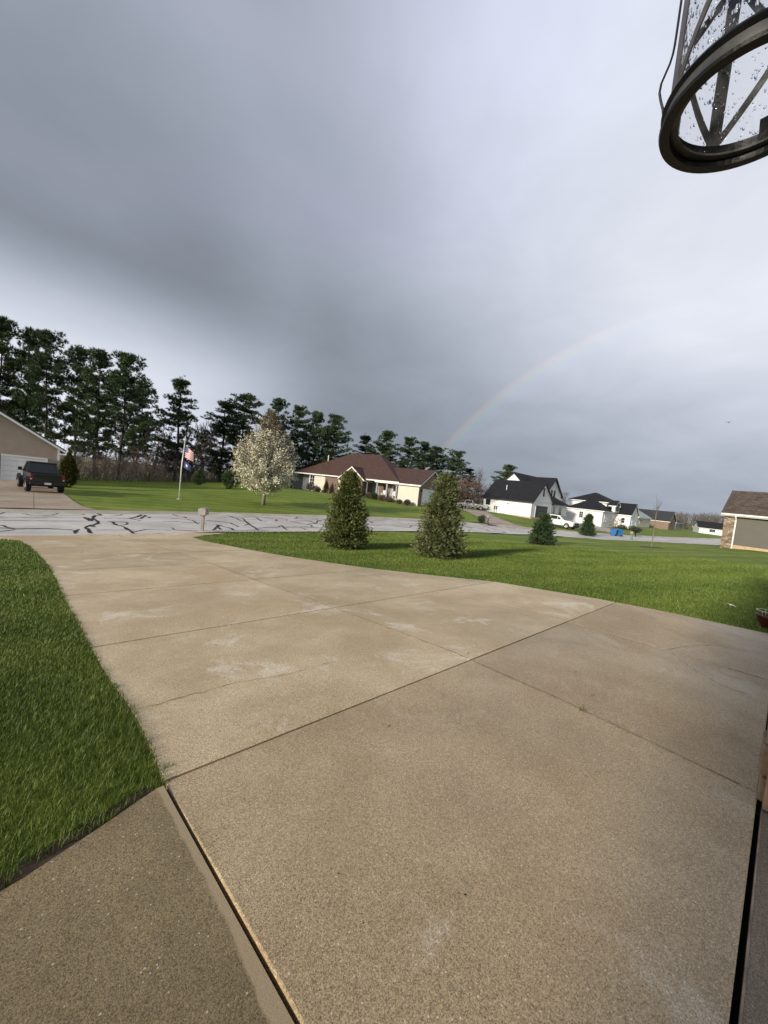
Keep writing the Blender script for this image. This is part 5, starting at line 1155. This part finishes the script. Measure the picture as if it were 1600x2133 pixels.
shrub(1003, 1090, 17, 17, 'pine_needles', 131, 'dark clipped shrub beside the mailbox across the road', n=700); mulch(1010, 1091, 1.5, 'reddish mulch bed round the mailbox across the road')
mailbox(1323, 1118, 1325, 1103, 'black mailbox across the road, right of the blue bins', 'lamp_metal', 'lamp_metal', R_(-10), .5, .8, .42)
# green utility post with a red top
p = gp(1315, 1125); h = height_to(p, 1317, 1107); t = thing('marker_post', 'green utility post with a rusty top at the near kerb', 'post', p)
MB().tube([(0, 0, -.1), (0, 0, h*.7)], .11, 10).build('post', M['green_plastic'], t); MB().box(-.24, .24, -.15, .15, h*.7, h).build('cap', M['wood_trim'], t, bevel=.03)
# blue wheelie bins
def bin_(px, py, pyt, rz, label, w=.68):
    p = gp(px, py); h = max(height_to(p, px, pyt), .9); t = thing('wheelie_bin', label, 'bin', p, rz, 'blue wheelie bins at the kerb'); b_ = .36*w/.68
    MB().add([(-b_*.8, -b_*.9, .06), (b_*.8, -b_*.9, .06), (b_*.8, b_*.8, .06), (-b_*.8, b_*.8, .06), (-b_, -b_*1.1, h*.9), (b_, -b_*1.1, h*.9), (b_, b_*1.1, h*.9), (-b_, b_*1.1, h*.9)], [(3, 2, 1, 0), (4, 5, 6, 7), (0, 1, 5, 4), (1, 2, 6, 5), (2, 3, 7, 6), (3, 0, 4, 7)]).build('body', M['bin_blue'], t, bevel=.03)
    MB().ext([(-b_*1.08, -b_*1.2, h*.905), (-b_*1.08, b_*1.2, h*.905), (-b_*1.08, b_*1.0, h), (-b_*1.08, -b_*.7, h*.985)], (b_*2.16, 0, 0)).build('lid', M['bin_blue'], t, bevel=.02)
    MB().tube([(-b_*.8, b_*1.35, h*.9), (b_*.8, b_*1.35, h*.9)], .025, 8).build('handle', M['plastic_black'], t)
    for sx_ in (-1, 1): MB().lathe([(0, -.04), (.12, -.04), (.12, .04), (0, .04)], 14, (sx_*b_*.9, b_*.8, .12), axis='x').build('wheel', M['tyre'], t)
bin_(1277, 1116, 1101, R_(200), 'left blue wheelie bin at the far kerb', .62); bin_(1289, 1117, 1102, R_(215), 'right blue wheelie bin at the far kerb', .60)
# white SUV in front of the left white house, nose to the right
p = at_d(1167, 1087, 53.0); p[2] = tz(p[0], p[1])+.02; sv = thing('white_suv', 'white SUV parked nose-right in front of the left white house', 'car', p, R_(-98))
side = [(-2.35, .38), (-2.38, .95), (-2.25, 1.08), (-1.95, 1.66), (-1.3, 1.72), (.2, 1.70), (1.0, 1.12), (2.0, 1.02), (2.33, .88), (2.38, .40)]
arches = []
for cx_ in (1.45, -1.4): arches.append([(cx_+.40*math.cos(a), .36+.40*math.sin(a)) for a in np.linspace(0, math.pi, 8)])
under = [(2.38, .40)]+[(x, max(z, .30)) for x, z in arches[0]]+[(x, max(z, .30)) for x, z in arches[1]]+[(-2.35, .38)]
prof = side+under[1:-1]
MB().ext([(x, -.90, z) for x, z in prof], (0, 1.80, 0)).build('body', M['paint_white'], sv, bevel=.05)
for sy in (-1, 1):
    for k, gl_ in enumerate(([(-1.95, 1.14), (-1.80, 1.56), (-1.0, 1.60), (-1.0, 1.14)], [(-.92, 1.14), (-.92, 1.60), (.05, 1.58), (.05, 1.14)], [(.13, 1.14), (.13, 1.56), (.75, 1.15)])):
        mb = MB(); mb.ext([(x, sy*.895, z) for x, z in gl_], (0, sy*.02, 0)); mb.build('side_window', M['pane'], sv)
    for cx_ in (1.45, -1.4):
        t_ = MB().lathe([(.21, -.11), (.34, -.11), (.36, -.08), (.36, .08), (.34, .11), (.21, .11)], 24, (cx_, sy*.80, .36), axis='y').build('wheel', M['tyre'], sv)
        MB().lathe([(0, sy*.10), (.19, sy*.09), (.225, sy*.105), (.22, -sy*.1)], 20, (cx_, sy*.80, .36), axis='y').build('rim', M['rim'], t_)
    MB().box(2.20, 2.40, min(sy*.55, sy*.86), max(sy*.55, sy*.86), .78, .92).build('headlight', M['lamp_clear'], sv); MB().box(-2.40, -2.28, min(sy*.60, sy*.87), max(sy*.60, sy*.87), .85, 1.05).build('tail_light', M['lamp_red'], sv)
    MB().box(.62, .80, min(sy*.9, sy*1.08), max(sy*.9, sy*1.08), 1.12, 1.28).build('mirror', M['paint_white'], sv); MB().box(-1.6, .1, min(sy*.66, sy*.70), max(sy*.66, sy*.70), 1.72, 1.77).build('roof_rail', M['lamp_metal'], sv)
MB().ext([(1.02, -.72, 1.13), (.30, -.66, 1.66), (.30, .66, 1.66), (1.02, .72, 1.13)], (.03, 0, .02)).build('windscreen', M['pane'], sv)
MB().box(2.37, 2.42, -.52, .52, .62, .90).build('grille', M['plastic_black'], sv); MB().box(2.30, 2.44, -.88, .88, .36, .58).build('bumper', M['plastic_black'], sv, bevel=.03)
MB().box(-2.3, 2.3, -.78, .78, .26, .36).build('underbody', M['plastic_black'], sv)
# long white pickup beyond the brown house's driveway
p = gp(982, 1061); pk = thing('white_truck', 'low white pickup with an open bed, left of the white garage wing', 'pickup', p, R_(-62))
MB().ext([(x, -.9, z) for x, z in ((-2.9, .5), (-2.9, 1.0), (-1.6, 1.05), (-1.3, 1.15), (-.1, 1.15), (2.9, 1.0), (2.9, .5))], (0, 1.8, 0)).build('body', M['paint_white'], pk, bevel=.04)
MB().ext([(x, -.8, z) for x, z in ((-1.5, 1.16), (-1.0, 1.7), (.1, 1.72), (.35, 1.16))], (0, 1.6, 0)).build('cab', M['paint_white'], pk, bevel=.05)
for sy in (-1, 1):
    mb = MB(); mb.ext([(x, sy*.795, z) for x, z in ((-1.25, 1.2), (-.95, 1.62), (.05, 1.64), (.18, 1.2))], (0, sy*.02, 0)); mb.build('side_window', M['pane'], pk)
    for cx_ in (-1.95, 1.75):
        t_ = MB().lathe([(.22, -.12), (.36, -.12), (.39, -.08), (.39, .08), (.36, .12), (.22, .12)], 20, (cx_, sy*.82, .39), axis='y').build('wheel', M['tyre'], pk); MB().lathe([(0, sy*.1), (.2, sy*.09), (.235, sy*.11), (.22, -sy*.1)], 16, (cx_, sy*.82, .39), axis='y').build('rim', M['rim'], t_)
    MB().box(-2.93, -2.85, min(sy*.6, sy*.85), max(sy*.6, sy*.85), .75, .92).build('headlight', M['lamp_clear'], pk)
MB().box(.5, 2.8, -.7, .7, 1.0, 1.06).build('bed_floor', M['plastic_black'], pk)
# things at the right edge of the lawn
p = gp(1601, 1309); t = thing('flower_pot', 'rust-red pot with a thin pale green hoop at the right edge of the drive', 'pot', p)
MB().lathe([(0, .0), (.085, .0), (.10, .04), (.165, .17), (.175, .20), (.16, .205), (.145, .17), (0, .15)], 28).build('pot', M['red_brown'], t, smooth=True)
MB().lathe([(.165, .265), (.176, .265), (.176, .275), (.165, .275)], 32, close=True).build('hoop', M['pale_green'], t, smooth=True)
for a in (.4, 2.5, 4.6): MB().tube([(.14*math.cos(a), .14*math.sin(a), .16), (.168*math.cos(a), .168*math.sin(a), .268)], .004, 6).build('hoop_wire', M['pale_green'], t)
MB().lathe([(0, -.03), (.06, -.03), (.085, .0)], 20).build('saucer', M['pole_white'], t)
p = gp(1523, 1264); t = thing('litter', 'crumpled pale wrapper with a pink end lying on the right lawn', 'litter', p, .4)
rq = random.Random(4); vs = [(x*.05+rq.uniform(-.012, .012), y*.035+rq.uniform(-.012, .012), .02+rq.uniform(0, .035)) for y in range(-1, 2) for x in range(-2, 3)]
o = MB().add(vs, [(j*5+i, j*5+i+1, (j+1)*5+i+1, (j+1)*5+i) for j in range(2) for i in range(4)]).build('wrapper', M['paper'], t); o.modifiers.new('s', 'SOLIDIFY').thickness = .004
o = MB().add([(.10+x*.03, y*.03, .025+rq.uniform(0, .02)) for y in (-1, 0, 1) for x in (0, 1, 2)], [(j*3+i, j*3+i+1, (j+1)*3+i+1, (j+1)*3+i) for j in range(2) for i in range(2)]).build('pink_end', M['paper_pink'], t); o.modifiers.new('s', 'SOLIDIFY').thickness = .004
q = at_d(1518, 880, 60); t = thing('bird', 'small dark bird flying in the grey sky at the right', 'bird', q, 1.0)
MB().lathe([(0, -.16), (.04, -.08), (.05, .0), (.035, .1), (0, .2)], 10, axis='y').build('body', M['lamp_metal'], t, smooth=True)
for sx_ in (-1, 1): MB().ext([(sx_*.03, .05, .02), (sx_*.22, .10, .12), (sx_*.40, -.04, .06), (sx_*.22, -.05, .10), (sx_*.03, -.06, .02)], (0, 0, .012)).build('wing', M['lamp_metal'], t)

# bits of leaf and grit lying on the concrete
r = np.random.default_rng(77); C_ = []
for _ in range(90):
    y = r.uniform(.3, 9); x = r.uniform(float(DL(y))+.1, float(DR(y))-.1); C_.append((x, y, tz(x, y)+.010))
C_ = np.array(C_); a = r.uniform(0, 6.28, len(C_)); L_ = r.uniform(.006, .016, len(C_)); Wd = r.uniform(.003, .006, len(C_))
u = np.c_[np.cos(a), np.sin(a), r.normal(0, .15, len(C_))]*L_[:, None]; w = np.c_[-np.sin(a), np.cos(a), r.normal(0, .15, len(C_))]*Wd[:, None]
v = np.stack([C_-u, C_+w, C_+u, C_-w], 1).reshape(-1, 3)
o = kind(mesh_obj('leaf_litter', v, np.arange(len(v)).reshape(-1, 4), M['soil']), 'stuff'); o['label'] = 'tiny scattered bits of leaf on the driveway'
